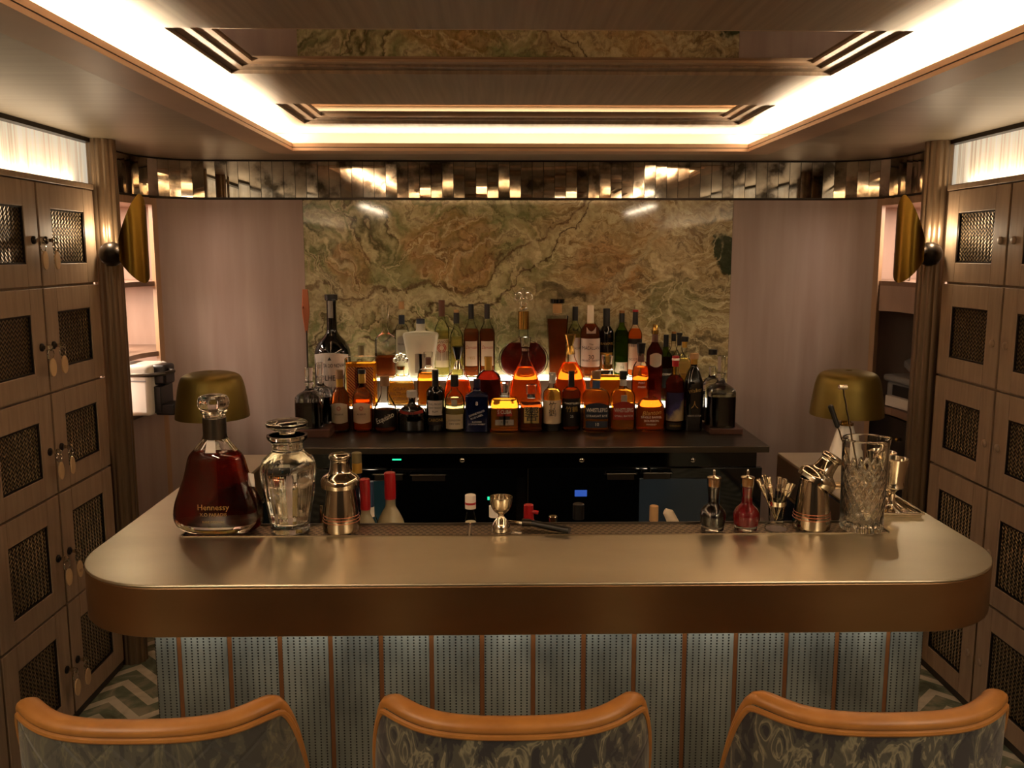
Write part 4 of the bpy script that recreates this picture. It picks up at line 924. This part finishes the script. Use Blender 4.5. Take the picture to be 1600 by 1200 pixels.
bottle('green whisky bottle with black capsule and orange top, rear row right', 972, 485, 22, 4.25, q2, 'std', glass='thin_green', liquid='liq_green', fill=.70, group=G3, caps=[(.82, .96, .38, 'black_label', .38, 'capsule'), (.96, 1, .38, 'orange_leather')],
       labels=[dict(z=(.06, .22), w=.93, m='cream', t=[W_('16', .5, 5)])])
bottle('orange whisky bottle with black cap and black-banded cream label, right end of rear row', 993, 484, 22, 4.215, q2, 'std', liquid='liq_orange', fill=.72, group=G3, caps=[(.78, .97, .40, 'black_plastic', .36, 'capsule'), (.97, 1, .42, 'red_cap')],
       labels=[dict(z=(.12, .50), w=.95, m='cream', t=[W_('SCOTCH', .4, 3.6)]), dict(z=(.46, .58), w=.96, m='black_label')])

# block-mounted black decanters at both ends
def deco(px, ytop, ybot, w_, Y, z, lb, cap='crystal', grp='decanters of black spirit on the wood blocks'):
    o = bottle(lb, px, ytop, w_, Y, z, 'decant', glass='crystal', liquid='liq_black', fill=.44, name='spirit_decanter', group=grp, cat='decanter', dd=1,
               caps=[(.72, .76, .30, 'crystal', .34, 'collar'), (.78 if cap == 'crystal' else .93, 1, .26 if cap == 'crystal' else .40, 'crystal' if cap == 'crystal' else cap, .30 if cap == 'crystal' else .40, 'stopper')])
bl = P(455, 684, z=.9005); br_ = P(515, 684, z=.9005)
tag(obj('wood_block', B(-1.035, br_.x, bl.y, bl.y+.23, .9005, .935), 'block_wood', smooth=False, bevel=.002), 'dark wooden block under the two black spirit decanters at the left end', 'wood block', 'decanter blocks')
b1 = P(1102, 679, z=.9005); b2 = P(1163, 679, z=.9005)
tag(obj('wood_block', B(.848, b2.x-.006, b1.y, b1.y+.27, .9005, .925), 'block_wood', smooth=False, bevel=.002), 'brown wooden block under the two black spirit decanters at the right end', 'wood block', 'decanter blocks')
zb = .9355
deco(482, 574, 668, 42, bl.y+.072, zb, 'front left square decanter of black spirit on the dark wooden block')
deco(500, 566, 660, 34, bl.y+.185, zb, 'rear left decanter of black spirit half hidden behind another')
deco(1128, 556, 663, 43, b1.y+.075, .9255, 'front right square decanter of black spirit on the brown block')
deco(1114, 546, 650, 34, b1.y+.20, .9255, 'rear right decanter with black stopper behind the square decanter', 'black_plastic')
# copper paddle
pd = P(479, 520, y=4.255); r = empty('copper_paddle', (pd.x, 4.255, .9005), 'copper blade on a thin rod standing against the stone at far left', 'paddle')
H = P(479, 452, y=4.255).z-.9005; zl = pd.z-.9005
bm = NB(); cyl(bm, .004, 0, zl+.01); obj('rod', bm, 'steel_dark', r)
bm = NB(); loft(bm, [(.006, zl), (.017, zl+.09), (.018, zl+.12), (.013, H)], n=6, d=.35, segs=24); obj('blade', bm, 'copper', r)
bm = NB(); sphere(bm, (-.012, -.008, H-.085), .006); obj('rivet', bm, 'copper', r)
bm = NB(); cyl(bm, .03, 0, .006); obj('foot', bm, 'steel_dark', r)

# ------------------------------------------------------------------ things on the bar
def pixprof(pts, px, Y, z0, ybase):
    "outline given in photo pixels (y, half-width) from the base up -> (r, z) in metres at depth Y, base on z0"
    k = KM(P(px, ybase-20, y=Y)); zb_ = P(px, ybase, y=Y).z; out = []
    for p in pts:
        z_ = P(px, p[0], y=Y).z-zb_; out.append((p[1]*k, z_)+tuple(p[2:]))
    return out, k
def base_at(px, ybase, Y, z0): p = P(px, ybase, y=Y); return (p.x, Y, z0)
# cognac decanter: flat bell shape
YD_ = 2.0; px_ = 343; 
r = empty('cognac_decanter', base_at(px_, 822, YD_, MZ), 'large bell-shaped crystal decanter of dark cognac on the left of the bar', 'decanter')
yb = 822
out_, k = pixprof([(822, 46), (820.5, 55), (812, 66), (800, 70), (780, 67.5), (760, 60), (740, 52), (722, 47), (705, 42), (692, 31), (680, 21), (668, 17), (655, 15.5), (640, 17), (636, 20), (633, 20)], px_, YD_, MZ, yb)
inn_, _ = pixprof([(631, 10), (640, 10), (662, 10), (676, 14), (690, 24), (704, 35), (722, 40), (740, 45), (760, 52), (780, 58.5), (798, 60), (806, 55), (810, 40), (812, 6)], px_, YD_, MZ, yb)
kk = lambda z_: 1.0 if z_ < .20 else max(0, 1-(z_-.20)/.05)
bm = NB(); dd_ = .42
prof = smoothprof([(a, b, kk(b)) for a, b in out_])+smoothprof([(a*(1.0 if a < .02 else 1), b, kk(b)) for a, b in inn_])
loft(bm, prof, 2.3, dd_, 64); obj('glass_body', bm, 'crystal', r)
liqp, _ = pixprof([(812, 5), (810.5, 40), (806, 55.5), (798, 60.5), (780, 59), (760, 52.5), (740, 45.5), (722, 40.5), (704, 35.3), (698, 31)], px_, YD_, MZ, yb)
bm = NB(); loft(bm, smoothprof([(a+.0003, b, kk(b)) for a, b in liqp]), 2.3, dd_, 64)
obj('cognac', bm, 'cognac', r)
sp, _ = pixprof([(640, 9), (636, 10), (633, 18), (628, 22.5), (620, 23.5), (613, 21), (610, 15), (609, 5)], px_-1, YD_, MZ, yb)
loftp = smoothprof(sp); bm = NB(); loft(bm, loftp, segs=40, flute=lambda a, z: .02*math.cos(a*12)); 
o = obj('stopper', bm, 'crystal', r); 
bm = NB(); cyl(bm, 17.6*k, out_[10][1]+.004, out_[13][1]-.008, segs=32); obj('neck_foil', bm, 'steel_dark', r).scale = (1, 1, 1)
fy = lambda x, z=0: sect_y(x, 63*k, 2.3, dd_)-.001
zt_ = lambda y_: P(px_, y_, y=YD_).z-P(px_, yb, y=YD_).z
text(r, 'Hennessy', zt_(779), 9*k, 'ink_gold', fy); text(r, 'X.O PARADIS', zt_(790), 5*k, 'ink_gold', fy, maxw=.1); text(r, 'RARE COGNAC', zt_(801), 3.5*k, 'ink_gold', fy)
# hang tag on the decanter neck
bm = NB(); prism(bm, [(-.010, 0), (.010, 0), (.008, .03), (-.006, .032)], 0, .0012)
o = obj('neck_tag', bm, 'paper', r, False); o.location = (54*k, -.008, zt_(752)); o.rotation_euler = (PI/2, 0, -.3)
bm = NB(); prism(bm, [(-.012, 0), (.012, 0), (.007, .055), (-.007, .055)], 0, .001); o = obj('neck_label', bm, 'paper', r, False); o.location = (-2*k, -19*k, zt_(697)); o.rotation_euler = (PI/2-.28, 0, 0)
# fluted glass jar
YJ = 2.0; px_ = 454; yb = 826
r = empty('glass_jar', base_at(px_, yb, YJ, MZ), 'empty fluted clear glass jar with flat disc stopper beside the cognac decanter', 'jar')
o1, k = pixprof([(826, 28), (824, 30), (815, 30), (800, 32), (770, 38), (745, 41.5), (728, 42), (715, 38), (706, 28), (700, 23.5), (690, 24), (683, 30), (680, 31), (677, 31)], px_, YJ, MZ, yb)
i1, _ = pixprof([(677, 27), (682, 25), (690, 21), (702, 20.5), (712, 30), (724, 37), (745, 36.5), (770, 33), (800, 27), (812, 24), (815, 4)], px_, YJ, MZ, yb)
fl = lambda a, z: (.035*(abs(math.cos(a*8))-.5) if .015 < z < .175 else 0)
bm = NB(); loft(bm, smoothprof(o1), segs=96, flute=fl); loft(bm, smoothprof(i1), segs=96); obj('glass_body', bm, 'crystal', r)
s1, _ = pixprof([(700, 17), (690, 17), (680, 12), (672, 13), (668, 22), (664, 30.5), (660, 31.5), (657, 31), (654, 24), (653, 4)], px_, YJ, MZ, yb)
bm = NB(); loft(bm, smoothprof(s1), segs=48); obj('stopper', bm, 'crystal', r)
# shakers
def shaker(px_, Y, yb, label, tilt=None):
    r = empty('cocktail_shaker', base_at(px_, yb, Y, MZ), label, 'shaker', 'two-piece steel shakers')
    b1, k = pixprof([(826, 26), (824, 28.5), (815, 28.5), (800, 27), (775, 23.5), (752, 20), (748, 19.5), (748, 17), (775, 20), (815, 25), (822, 5)], px_, Y, MZ, 826)
    bm = NB(); loft(bm, smoothprof(b1), segs=48); obj('cup', bm, 'shaker_steel', r)
    bm = NB()
    for y_ in (800, 804.5, 809):
        z_ = P(px_, y_, y=Y).z-P(px_, 826, y=Y).z; rr = (27.2+(y_-800)*.12)*k; tube(bm, [(rr*math.cos(2*PI*i/48), rr*math.sin(2*PI*i/48), z_) for i in range(48)], .0008, 6, True)
    obj('ring_line', bm, 'copper', r)
    c1, _ = pixprof([(757, 29.5), (748, 30), (742, 27), (737, 20), (733, 16.5), (716, 14.5), (713, 16.5), (708, 16), (705.5, 12), (705, 3)], px_, Y, MZ, 826)
    if tilt is None:
        bm = NB(); loft(bm, smoothprof(c1), segs=48); obj('lid', bm, 'shaker_steel', r)
    else:
        z0 = c1[0][1]; bm = NB(); loft(bm, smoothprof([(a, b-z0) for a, b in c1]), segs=48); o = obj('lid', bm, 'shaker_steel', r); o.location = (tilt[0]*k, tilt[2]*k, z0+tilt[1]*k); o.rotation_euler = (0, math.radians(tilt[3]), 0)
    return r
shaker(534, 1.995, 826, 'closed polished steel cocktail shaker to the right of the glass jar')
shaker(1267, 1.997, 826, 'polished steel cocktail shaker with its lid set on askew, beside the mixing glass', tilt=(2, 1, 0, 33))
# jigger
px_, Y = 783, 1.985; r = empty('jigger', base_at(px_, 832, Y, MZ), 'steel double-cone jigger standing at the middle of the bar mat', 'jigger')
pj, k = pixprof([(832, 14), (831, 15), (822, 13.5), (813, 8), (809, 4.5), (806, 5), (802, 10), (795, 15), (785, 17.5), (779, 18), (779, 16.8), (786, 16), (796, 12), (803, 3)], px_, Y, MZ, 832)
bm = NB(); loft(bm, smoothprof(pj), segs=40); obj('double_cup', bm, 'silver', r)
# knife with black handle resting on the mat
a = P(792, 813, z=MZ+.016); b = P(830, 817, z=MZ+.013); c = P(890, 829, z=MZ+.0085)
r = empty('bar_knife', (a.x+.02, a.y, MZ), 'small knife with long black handle lying on the bar mat beside the jigger', 'knife')
o_ = Vector(r.location)
bm = NB(); tube(bm, [b-o_+Vector((-.002, 0, 0)), c-o_], [.0075, .0085], 10); obj('handle', bm, 'black_plastic', r)
bm = NB(); tube(bm, [b-o_+Vector((-.022, 0, .001)), b-o_], .009, 10); obj('bolster', bm, 'steel_dark', r)
bm = NB(); tube(bm, [a-o_, b-o_+Vector((-.02, 0, 0))], [.0012, .004], 4); obj('blade', bm, 'chrome', r)
# bitters bottles
def bitters(px_, liqm, label):
    Y = 1.985; yb = 832; r = empty('bitters_bottle', base_at(px_, yb, Y, MZ), label, 'bottle', 'bitters bottles on the bar')
    g1, k = pixprof([(832, 14), (831, 17), (826, 18), (816, 19.5), (808, 20), (800, 17), (793, 10), (789, 8), (775, 8.6), (764, 10), (752, 10.5)], px_, Y, MZ, yb)
    g2, _ = pixprof([(752, 8.8), (764, 8.4), (775, 7), (790, 6.4), (794, 8.4), (801, 15), (808, 18), (816, 17.6), (824, 15), (825, 4)], px_, Y, MZ, yb)
    bm = NB(); loft(bm, smoothprof(g1)+smoothprof(g2), segs=40, flute=lambda a, z: .02*math.cos(a*10) if z < .02 else 0); obj('glass_body', bm, 'crystal', r)
    lq, _ = pixprof([(825, 4), (824, 15.1), (816, 17.7), (808, 18.1), (801, 15.1), (794, 8.5), (789, 6.4), (766, 6.6)], px_, Y, MZ, yb)
    bm = NB(); loft(bm, smoothprof([(a+.0004, b) for a, b in lq]), segs=40); obj('bitters', bm, liqm, r)
    c1, _ = pixprof([(764, 8), (752, 8.6), (751, 10.5)], px_, Y, MZ, yb); bm = NB(); loft(bm, c1, segs=24); obj('cork', bm, 'orange_leather', r)
    c1, _ = pixprof([(751, 10), (750, 10.5), (749, 6), (748, 2.6), (741, 2.2), (738, 1.4)], px_, Y, MZ, yb); bm = NB(); loft(bm, smoothprof(c1), segs=16); obj('dasher', bm, 'silver', r)
bitters(1113, 'liq_black', 'small round bitters bottle with black liquid and dasher top'); bitters(1165, 'red_bitters', 'small round bitters bottle with bright red liquid and dasher top')
# pick cup
px_, Y, yb = 1212, 1.99, 832
r = empty('pick_cup', base_at(px_, yb, Y, MZ), 'small footed glass cup holding steel cocktail picks', 'cup')
g1, k = pixprof([(832, 17), (829, 17), (824, 11), (818, 11.5), (800, 12.5), (782, 14), (776, 14.5), (776, 13), (783, 12.3), (815, 9.6), (816, 2)], px_, Y, MZ, yb)
bm = NB(); loft(bm, smoothprof(g1), segs=36, flute=lambda a, z: .05*math.cos(a*8) if z < .012 else 0); obj('bowl', bm, 'thin_clear', r)
g1, _ = pixprof([(795, 14), (788, 14.4)], px_, Y, MZ, yb); bm = NB(); loft(bm, g1, segs=36, cap=(False, False)); obj('band', bm, 'silver', r)
ct = P(px_, 812, y=Y); hds = [(1184, 748, -.02), (1193, 742, .01), (1201, 745, -.015), (1189, 757, .0), (1203, 758, -.03), (1218, 745, .02), (1227, 748, .0), (1232, 754, -.02), (1240, 756, .015)]
wds = ['leftmost head', 'second head from left', 'third head from left', 'low left head', 'low middle head', 'first head on the right side', 'upright right head', 'leaning right head', 'rightmost head']
for i, (hx, hy, dy) in enumerate(hds):
    h = P(hx, hy, y=Y+dy); pk = empty('cocktail_pick', tuple(ct+Vector(((hx-1212)*.00004, dy*.15, 0))), 'steel cocktail pick with barrel head in the glass cup, '+wds[i], 'cocktail pick', 'cocktail picks in the cup')
    d = h-Vector(pk.location); bm = NB(); tube(bm, [(0, 0, 0), d*.8], .0012, 6); obj('shaft', bm, 'silver', pk)
    bm = NB(); u_ = d.normalized(); tube(bm, [d-u_*.034, d-u_*.032, d-u_*.02, d-u_*.0185, d-u_*.017, d-u_*.002, d], [.003, .0045, .0045, .003, .0055, .0058, .004], 12); obj('head', bm, 'silver', pk)
# mixing glass with spoons
px_, Y, yb = 1345, 1.985, 830
r = empty('mixing_glass', base_at(px_, yb, Y, MZ), 'tall diamond-cut crystal mixing glass with pouring lip', 'mixing glass')
g1, k = pixprof([(830, 29), (828, 31.5), (820, 32), (780, 33), (740, 34), (712, 34.5), (700, 34.5), (690, 35), (688, 34)], px_, Y, MZ, yb)
g2, _ = pixprof([(688, 32), (700, 31.5), (740, 30.5), (780, 29), (812, 27), (817, 24), (818, 4)], px_, Y, MZ, yb)
def cut(a, z):
    if z < .018 or z > .158: return (.03*math.cos(a*14) if z < .016 else 0)
    u = a*9/(2*PI)*2; q = z*32; f1 = abs(((u+q) % 1)-.5)*2; f2 = abs(((u-q) % 1)-.5)*2
    return -.035*max(0, 1-min(1-f1 if f1 > .5 else 1, 1-f2 if f2 > .5 else 1)*3.2) if (f1 > .68 or f2 > .68) else 0
bm = NB(); sm = []
for a_, b_ in zip(g1, g1[1:]):
    nseg = max(1, int((b_[1]-a_[1])/.0018)); sm += [(a_[0]+(b_[0]-a_[0])*j/nseg, a_[1]+(b_[1]-a_[1])*j/nseg) for j in range(nseg)]
sm.append(g1[-1]); loft(bm, sm, segs=180, flute=cut, cap=(True, False)); loft(bm, smoothprof(g2), segs=180, cap=(False, True))
rims = [e for e in bm.edges if e.is_boundary]; bmesh.ops.bridge_loops(bm, edges=rims)
zr = g1[-1][1]
for v_ in bm.verts:
    if v_.co.z > zr-.016 and v_.co.x > 0:
        f_ = (v_.co.z-(zr-.016))/.016*max(0, 1-abs(math.atan2(v_.co.y, v_.co.x))/.5); v_.co.x += .009*f_; v_.co.z += .001*f_
obj('glass_body', bm, 'crystal', r)
bt = P(1362, 815, y=Y)
def spoon(label, hx, hy, mat, dy):
    h = P(hx, hy, y=Y+dy); b_ = Vector((bt.x-.01, Y+(.012 if dy > .03 else -.010), MZ+.03)); s_ = empty('bar_spoon', tuple(b_), label, 'bar spoon', 'bar spoons in the mixing glass'); d = h-b_
    bm = NB(); tube(bm, [(0, 0, 0)]+[d*(i/30)+Vector((.0006*math.cos(i*1.9), .0006*math.sin(i*1.9), 0)) for i in range(1, 30)]+[d], .0021, 8); obj('shaft', bm, 'silver', s_)
    bm = NB()
    if mat == 'black_plastic': tube(bm, [d*.80, d*.81, d*.99, d], [.003, .0055, .0062, .004], 12)
    else: tube(bm, [d-Vector((.009, 0, 0)), d+Vector((.009, 0, 0))], [.006, .006], 14)
    obj('handle_end', bm, mat, s_); bm = NB(); sphere(bm, (0, 0, .004), .009, 1, .5, 1.4); obj('bowl', bm, 'silver', s_)
spoon('bar spoon with black grip leaning left out of the mixing glass', 1297, 633, 'black_plastic', .02); spoon('taller bar spoon with small round top in the mixing glass', 1317, 605, 'silver', .035)
# tray with goblets and lemon-squeezer things
tl, tr_, fl_, fr_ = P(1385, 770, z=BZ), P(1410, 768, z=BZ), P(1352, 808, z=BZ), P(1455, 806, z=BZ)
tx0, tx1, ty0, ty1 = .775, .925, 2.075, 2.36
r = empty('serving_tray', (.85, 2.08, BZ+.0004), 'small rectangular silver tray on the right end of the bar carrying goblets', 'tray')
bm = NB(); box(bm, -.072, .082, 0, .29, 0, .003); obj('base', bm, 'silver', r, False, bevel=.001)
bm = NB()
for q in ((-.072, .0), (.082, .0)): pass
tube(bm, [(-.074, -.004, .010), (.086, -.004, .010), (.086, .294, .010), (-.074, .294, .010)], .0035, 8, True)
for (ax, ay, bx_, by_) in ((-.072, 0, .082, 0), (.082, 0, .082, .29), (.082, .29, -.072, .29), (-.072, .29, -.072, 0)):
    v = [bm.verts.new(p) for p in ((ax, ay, .002), (bx_, by_, .002), (bx_*1.04, by_+(-.004 if by_ == 0 else .004), .010), (ax*1.04, ay+(-.004 if ay == 0 else .004), .010))]; bm.faces.new(v)
obj('rim', bm, 'silver', r)
TZ = BZ+.0036
def goblet(px_, yt, Y, lb):
    p = P(px_, yt, y=Y); H = p.z-TZ; g = empty('goblet', (p.x, Y, TZ), lb, 'goblet', 'silver goblets on the tray'); k = KM(p); R = 21*k
    bm = NB(); loft(bm, smoothprof([(R*.85, 0), (R*.86, .002), (R*.5, .008), (R*.28, .018), (R*.26, H*.35), (R*.5, H*.42), (R*.86, H*.46), (R*.84, H*.50), (R*.80, H*.55), (R*.86, H*.75), (R*1.04, H), (R*.98, H), (R*.80, H*.75), (R*.7, H*.55), (R*.1, H*.52)]), segs=40); obj('cup', bm, 'silver', g)
goblet(1397, 716, 2.13, 'front silver goblet standing on the tray'); goblet(1378, 706, 2.28, 'rear silver goblet on the tray behind the mixing glass')
r = empty('silver_strainer', (.835, 2.105, TZ), 'small silver strainer and coil lying flat at the front of the tray', 'strainer'); bm = NB(); loft(bm, [(.026, 0), (.028, .002), (.028, .003), (.022, .005)], segs=32)
obj('plate', bm, 'silver', r); bm = NB(); tube(bm, [(.020*math.cos(a*.5)+.0, .02*math.sin(a*.5), .009+.002*math.sin(a*3)) for a in range(12)], .0022, 6); obj('coil', bm, 'gold', r)
r = empty('ice_tongs', (.905, 2.12, TZ), 'silver tongs lying lengthwise along the right side of the tray', 'tongs'); bm = NB(); tube(bm, [(0, 0, .006), (.006, .10, .010), (0, .20, .006)], .0035, 8); tube(bm, [(-.014, 0, .006), (-.012, .10, .010), (0, .20, .006)], .0035, 8); obj('arms', bm, 'silver', r)
# dome lamps on the far ends of the wings
for s, lb in ((-1, 'brass dome table lamp on the left wing of the bar behind the cognac decanter'), (1, 'brass dome table lamp on white cone base on the right wing of the bar')):
    Y = 2.66; xx = -.985+.085 if s < 0 else .948-.085+.0
    xx = -.955 if s < 0 else .942
    r = empty('table_lamp', (min(max(xx, -.915), .88)*1.0, Y, BZ+.0004), lb, 'table lamp', 'dome table lamps')
    xx_ = P(332 if s < 0 else 1323, 640, y=Y).x; r.location.x = xx_
    bm = NB(); loft(bm, [(.052, 0), (.053, .002), (.022, .118), (.020, .120)], segs=36); obj('base', bm, 'white_plastic', r)
    bm = NB(); cyl(bm, .0225, .118, .124); obj('collar', bm, 'gold', r)
    bm = NB(); cyl(bm, .014, .124, .20); obj('stem', bm, 'gold', r)
    R = .109; r.location.z += .0
    bm = NB(); prof = [(R, .150), (R*.985, .170), (R*.93, .215), (R*.86, .255), (R*.76, .276), (R*.5, .286), (R*.1, .288), (R*.1, .285), (R*.5, .283), (R*.74, .272), (R*.84, .252), (R*.91, .215), (R*.965, .170), (R*.982, .151)]
    loft(bm, smoothprof(prof), segs=48, cap=(False, False)); 
    obj('lamp_shade', bm, 'brass_shade', r)
    bm = NB(); cyl(bm, .006, .2, .286); obj('rod', bm, 'gold', r)
    # small disc so the base rests on the narrow wing

# speed rail bottles
GR = 'bottles in the rail behind the bar'; RZ = .8005
def railb(label, px, yt, w_, Y, tm='std', **k): return bottle(label, px, yt, w_, Y, RZ, tm, group=GR, **k)
railb('clear vodka bottle with ribbed red cap standing right of the shaker in the rail', 609, 738, 48, 2.21, 'bulb', glass='frost_glass', caps=[(.80, 1, .36, 'red_cap')], labels=[dict(z=(.05, .50), w=.95, m='cream', t=[W_('◎', .5, 12, 'ink_red')])])
railb('second clear vodka bottle with red cap, directly behind the shaker', 570, 748, 44, 2.125, 'bulb', glass='frost_glass', caps=[(.78, 1, .36, 'red_cap')], labels=[dict(z=(.3, .5), w=.9, m='cream')])
railb('clear bottle with blue and white screw cap behind the red-capped vodka', 577, 752, 26, 2.19, 'std', liquid='liq_clear', fill=.62, caps=[(.72, .80, .52, 'white_cap', .52, 'capsule'), (.80, 1, .52, 'blue_ribbon')])
railb('dark blue bottle with grey and gold cap rising behind the shaker', 557, 707, 34, 2.265, 'slim', glass='glass_navy', caps=[(.86, .93, .46, 'gold_label', .44, 'capsule'), (.93, 1, .44, 'olive_cap')])
railb('miniature bottle with white cap and red and white label in the rail', 735, 773, 20, 2.12, 'mini', glass='thin_clear', liquid='liq_clear', fill=.78, caps=[(.89, 1, .84, 'white_cap'), (.925, .945, .86, 'red_cap', .86, 'stripe')], labels=[dict(z=(.52, .78), w=.97, m='red_label'), dict(z=(.5, .72), w=.7, m='cream')])
railb('red-labelled small bottle partly hidden behind the jigger', 772, 790, 20, 2.13, 'mini', glass='thin_clear', liquid='liq_clear', caps=[(.9, 1, .8, 'white_cap')], labels=[dict(z=(.5, .84), w=.97, m='red_label')])
o = railb('bottle with bright red plastic pourer spout to the right of the jigger', 826, 788, 34, 2.13, 'std', glass='glass_blackish', caps=[(.80, .86, .62, 'red_cap', .56, 'collar'), (.86, 1, .48, 'red_cap', .44, 'pourer')])
bm = NB(); tube(bm, [(.006, -.004, o['H']*.94), (.024, -.006, o['H']*.93)], .005, 8); obj('spout', bm, 'red_cap', o)
railb('small bottle with silver and black cap behind the knife handle', 864, 806, 26, 2.12, 'std', glass='glass_blackish', caps=[(.9, 1, .5, 'chrome')])
railb('dark bottle with black cap and red neck ring right of the knife', 904, 787, 40, 2.15, 'std', glass='glass_blackish', caps=[(.62, .68, .45, 'red_label', .45, 'neck_band'), (.86, 1, .44, 'black_plastic')])
railb('cream bottle with square beige cap toward the right of the rail', 1022, 790, 30, 2.13, 'std', glass='milk_glass', caps=[(.86, 1, .46, 'cork')])
# whipping siphon head leaning
p = P(1052, 812, y=2.13); r = empty('cream_siphon', (p.x, 2.13, .8005), 'silver and cream siphon nozzle poking up from the rail at right', 'siphon')
H = P(1045, 797, y=2.13).z-.8005; bm = NB(); cyl(bm, .03, 0, H*.62); obj('bottle', bm, 'chrome', r); bm = NB(); tube(bm, [(.012, 0, H*.6), (.004, 0, H*.85), (-.012, 0, H*.97), (-.022, 0, H*.99)], [.016, .015, .013, .008], 14); obj('nozzle', bm, 'cream', r)
# steel tongs / spoons standing behind the jar
for i, (a, b, c) in enumerate(((502, 790, 'leaning left'), (510, 797, 'upright'))):
    p = P(a, b, y=2.10); e = empty('steel_tool', (p.x-.01, 2.10, .8005), 'thin steel bar tool sticking up behind the mat beside the jar, '+c, 'bar tool', 'steel tools in the rail')
    bm = NB(); tube(bm, [(0, 0, 0), (.01, 0, p.z-.8005)], .004, 8); obj('handle', bm, 'silver', e)

# ------------------------------------------------------------------ stools
def stool(cx, Y, vel, label, flip=1):
    r = empty('bar_stool', (cx, Y, 0), label, 'bar stool', 'bar stools along the bar front')
    HWs, DP = .214, .195   # half width, depth of the wrap-around back
    def plan(a, g=0): # a from -1..1 across the back; outer surface
        th = a*math.radians(112); e = .82
        x = math.copysign(abs(math.sin(th))**e, math.sin(th))*(HWs+g); y = -math.copysign(abs(math.cos(th))**e, math.cos(th))*(DP+g)*.72
        return x, y
    def topz(a):
        q = abs(a); base = 1.040+.008*math.exp(-((q-.50)/.17)**2) 
        t_ = max(0, (q-.54)/.46); return base-.36*t_**1.5
    NA, NZ = 72, 14; bm = NB(); lay = []
    for g, bul in ((0, .012), (-.032, -.004)):
        G_ = []
        for i in range(NA+1):
            a = -1+2*i/NA; zt_ = topz(a)-.008; col = []
            for j in range(NZ+1):
                v = j/NZ; z_ = .70+(zt_-.70)*v; sh = .85+.15*v; x, y = plan(a, g+bul*math.sin(v*PI)); col.append(bm.verts.new((x*sh, y*sh, z_)))
            G_.append(col)
        lay.append(G_)
    for L_ in lay[:1]:
        for i in range(NA):
            for j in range(NZ): bm.faces.new((L_[i][j], L_[i+1][j], L_[i+1][j+1], L_[i][j+1]))
    A_, B_ = lay
    for i in range(NA):
        bm.faces.new((A_[i][0], A_[i+1][0], B_[i+1][0], B_[i][0])); bm.faces.new((A_[i][NZ], A_[i+1][NZ], B_[i+1][NZ], B_[i][NZ]))
    for i in (0, NA):
        for j in range(NZ): bm.faces.new((A_[i][j], A_[i][j+1], B_[i][j+1], B_[i][j]))
    for i in range(NA):
        for j in range(NZ): bm.faces.new((B_[i][j], B_[i+1][j], B_[i+1][j+1], B_[i][j+1]))
    obj('backrest', bm, vel, r)
    # inner lining in orange leather
    bm = NB(); G_ = []
    for i in range(NA+1):
        a = -1+2*i/NA; zt_ = topz(a)-.010; G_.append([bm.verts.new((plan(a, -.0335)[0]*(.85+.15*j/NZ), plan(a, -.0335)[1]*(.85+.15*j/NZ), .70+(zt_-.70)*j/NZ)) for j in range(NZ+1)])
    for i in range(NA):
        for j in range(NZ): bm.faces.new((G_[i][j], G_[i+1][j], G_[i+1][j+1], G_[i][j+1]))
    bmesh.ops.solidify(bm, geom=bm.faces[:], thickness=.002); obj('inner_lining', bm, 'orange_leather', r)
    pp = [(plan(-1+2*i/NA, -.015)[0], plan(-1+2*i/NA, -.015)[1], topz(-1+2*i/NA)-.002) for i in range(NA+1)]
    bm = NB(); pv = [Vector(p) for p in pp]; rings = []
    for i, p in enumerate(pv):
        d = (pv[min(i+1, NA)]-pv[max(i-1, 0)]).normalized(); side = Vector((p.x, p.y, 0)).normalized(); side = (side-d*side.dot(d)).normalized(); up_ = side.cross(d); up_ = up_ if up_.z > 0 else -up_
        rings.append([bm.verts.new(p+side*math.cos(a)*.0165+up_*math.sin(a)*.0115) for a in [2*PI*q/14 for q in range(14)]])
    for a, b in zip(rings, rings[1:]):
        for q in range(14): bm.faces.new((a[q], a[(q+1) % 14], b[(q+1) % 14], b[q]))
    bm.faces.new(rings[0][::-1]); bm.faces.new(rings[-1]); obj('leather_rail', bm, 'orange_leather', r)
    bm = NB(); tube(bm, [(x*1.072, y*1.078, z_-.0125) for x, y, z_ in pp], .0052, 8); obj('piping', bm, 'orange_leather', r)
    bm = NB(); loft(bm, smoothprof([(.17, .66), (.20, .67), (.212, .70), (.212, .735), (.19, .762), (.10, .772), (.01, .773)]), 2.4, .96, 48, off=(0, .02, 0)); obj('seat', bm, 'orange_leather', r)
    bm = NB(); loft(bm, [(.15, .635), (.16, .66)], segs=40, off=(0, .02, 0)); obj('seat_base', bm, 'dark_bronze', r)
    for sx_, sy_ in ((-1, -1), (1, -1), (-1, 1), (1, 1)):
        bm = NB(); tube(bm, [(sx_*.12, .02+sy_*.11, .64), (sx_*.18, .02+sy_*.17, .0)], [.014, .009], 12); obj('leg', bm, 'dark_bronze', r)
    bm = NB(); tube(bm, [(sx_*.166, .02+sy_*.157, .22) for sx_, sy_ in ((-1, -1), (1, -1), (1, 1), (-1, 1))], .008, 10, True); obj('footrest', bm, 'gold', r)
    return r
SY = 1.30
k = KM((0, SY, 1.04))
stool(P(205, 1122, y=SY-.14).x, SY, 'velvet_plain', 'left bar stool with quilted grey-green velvet back and orange leather rail')
stool(P(803, 1134, y=SY-.14).x, SY, 'velvet_feather', 'middle bar stool with feather-patterned velvet back and orange leather rail')
stool(P(1402, 1145, y=SY-.14).x, SY, 'velvet_feather', 'right bar stool with feather-patterned velvet back, cut by the photo edge')
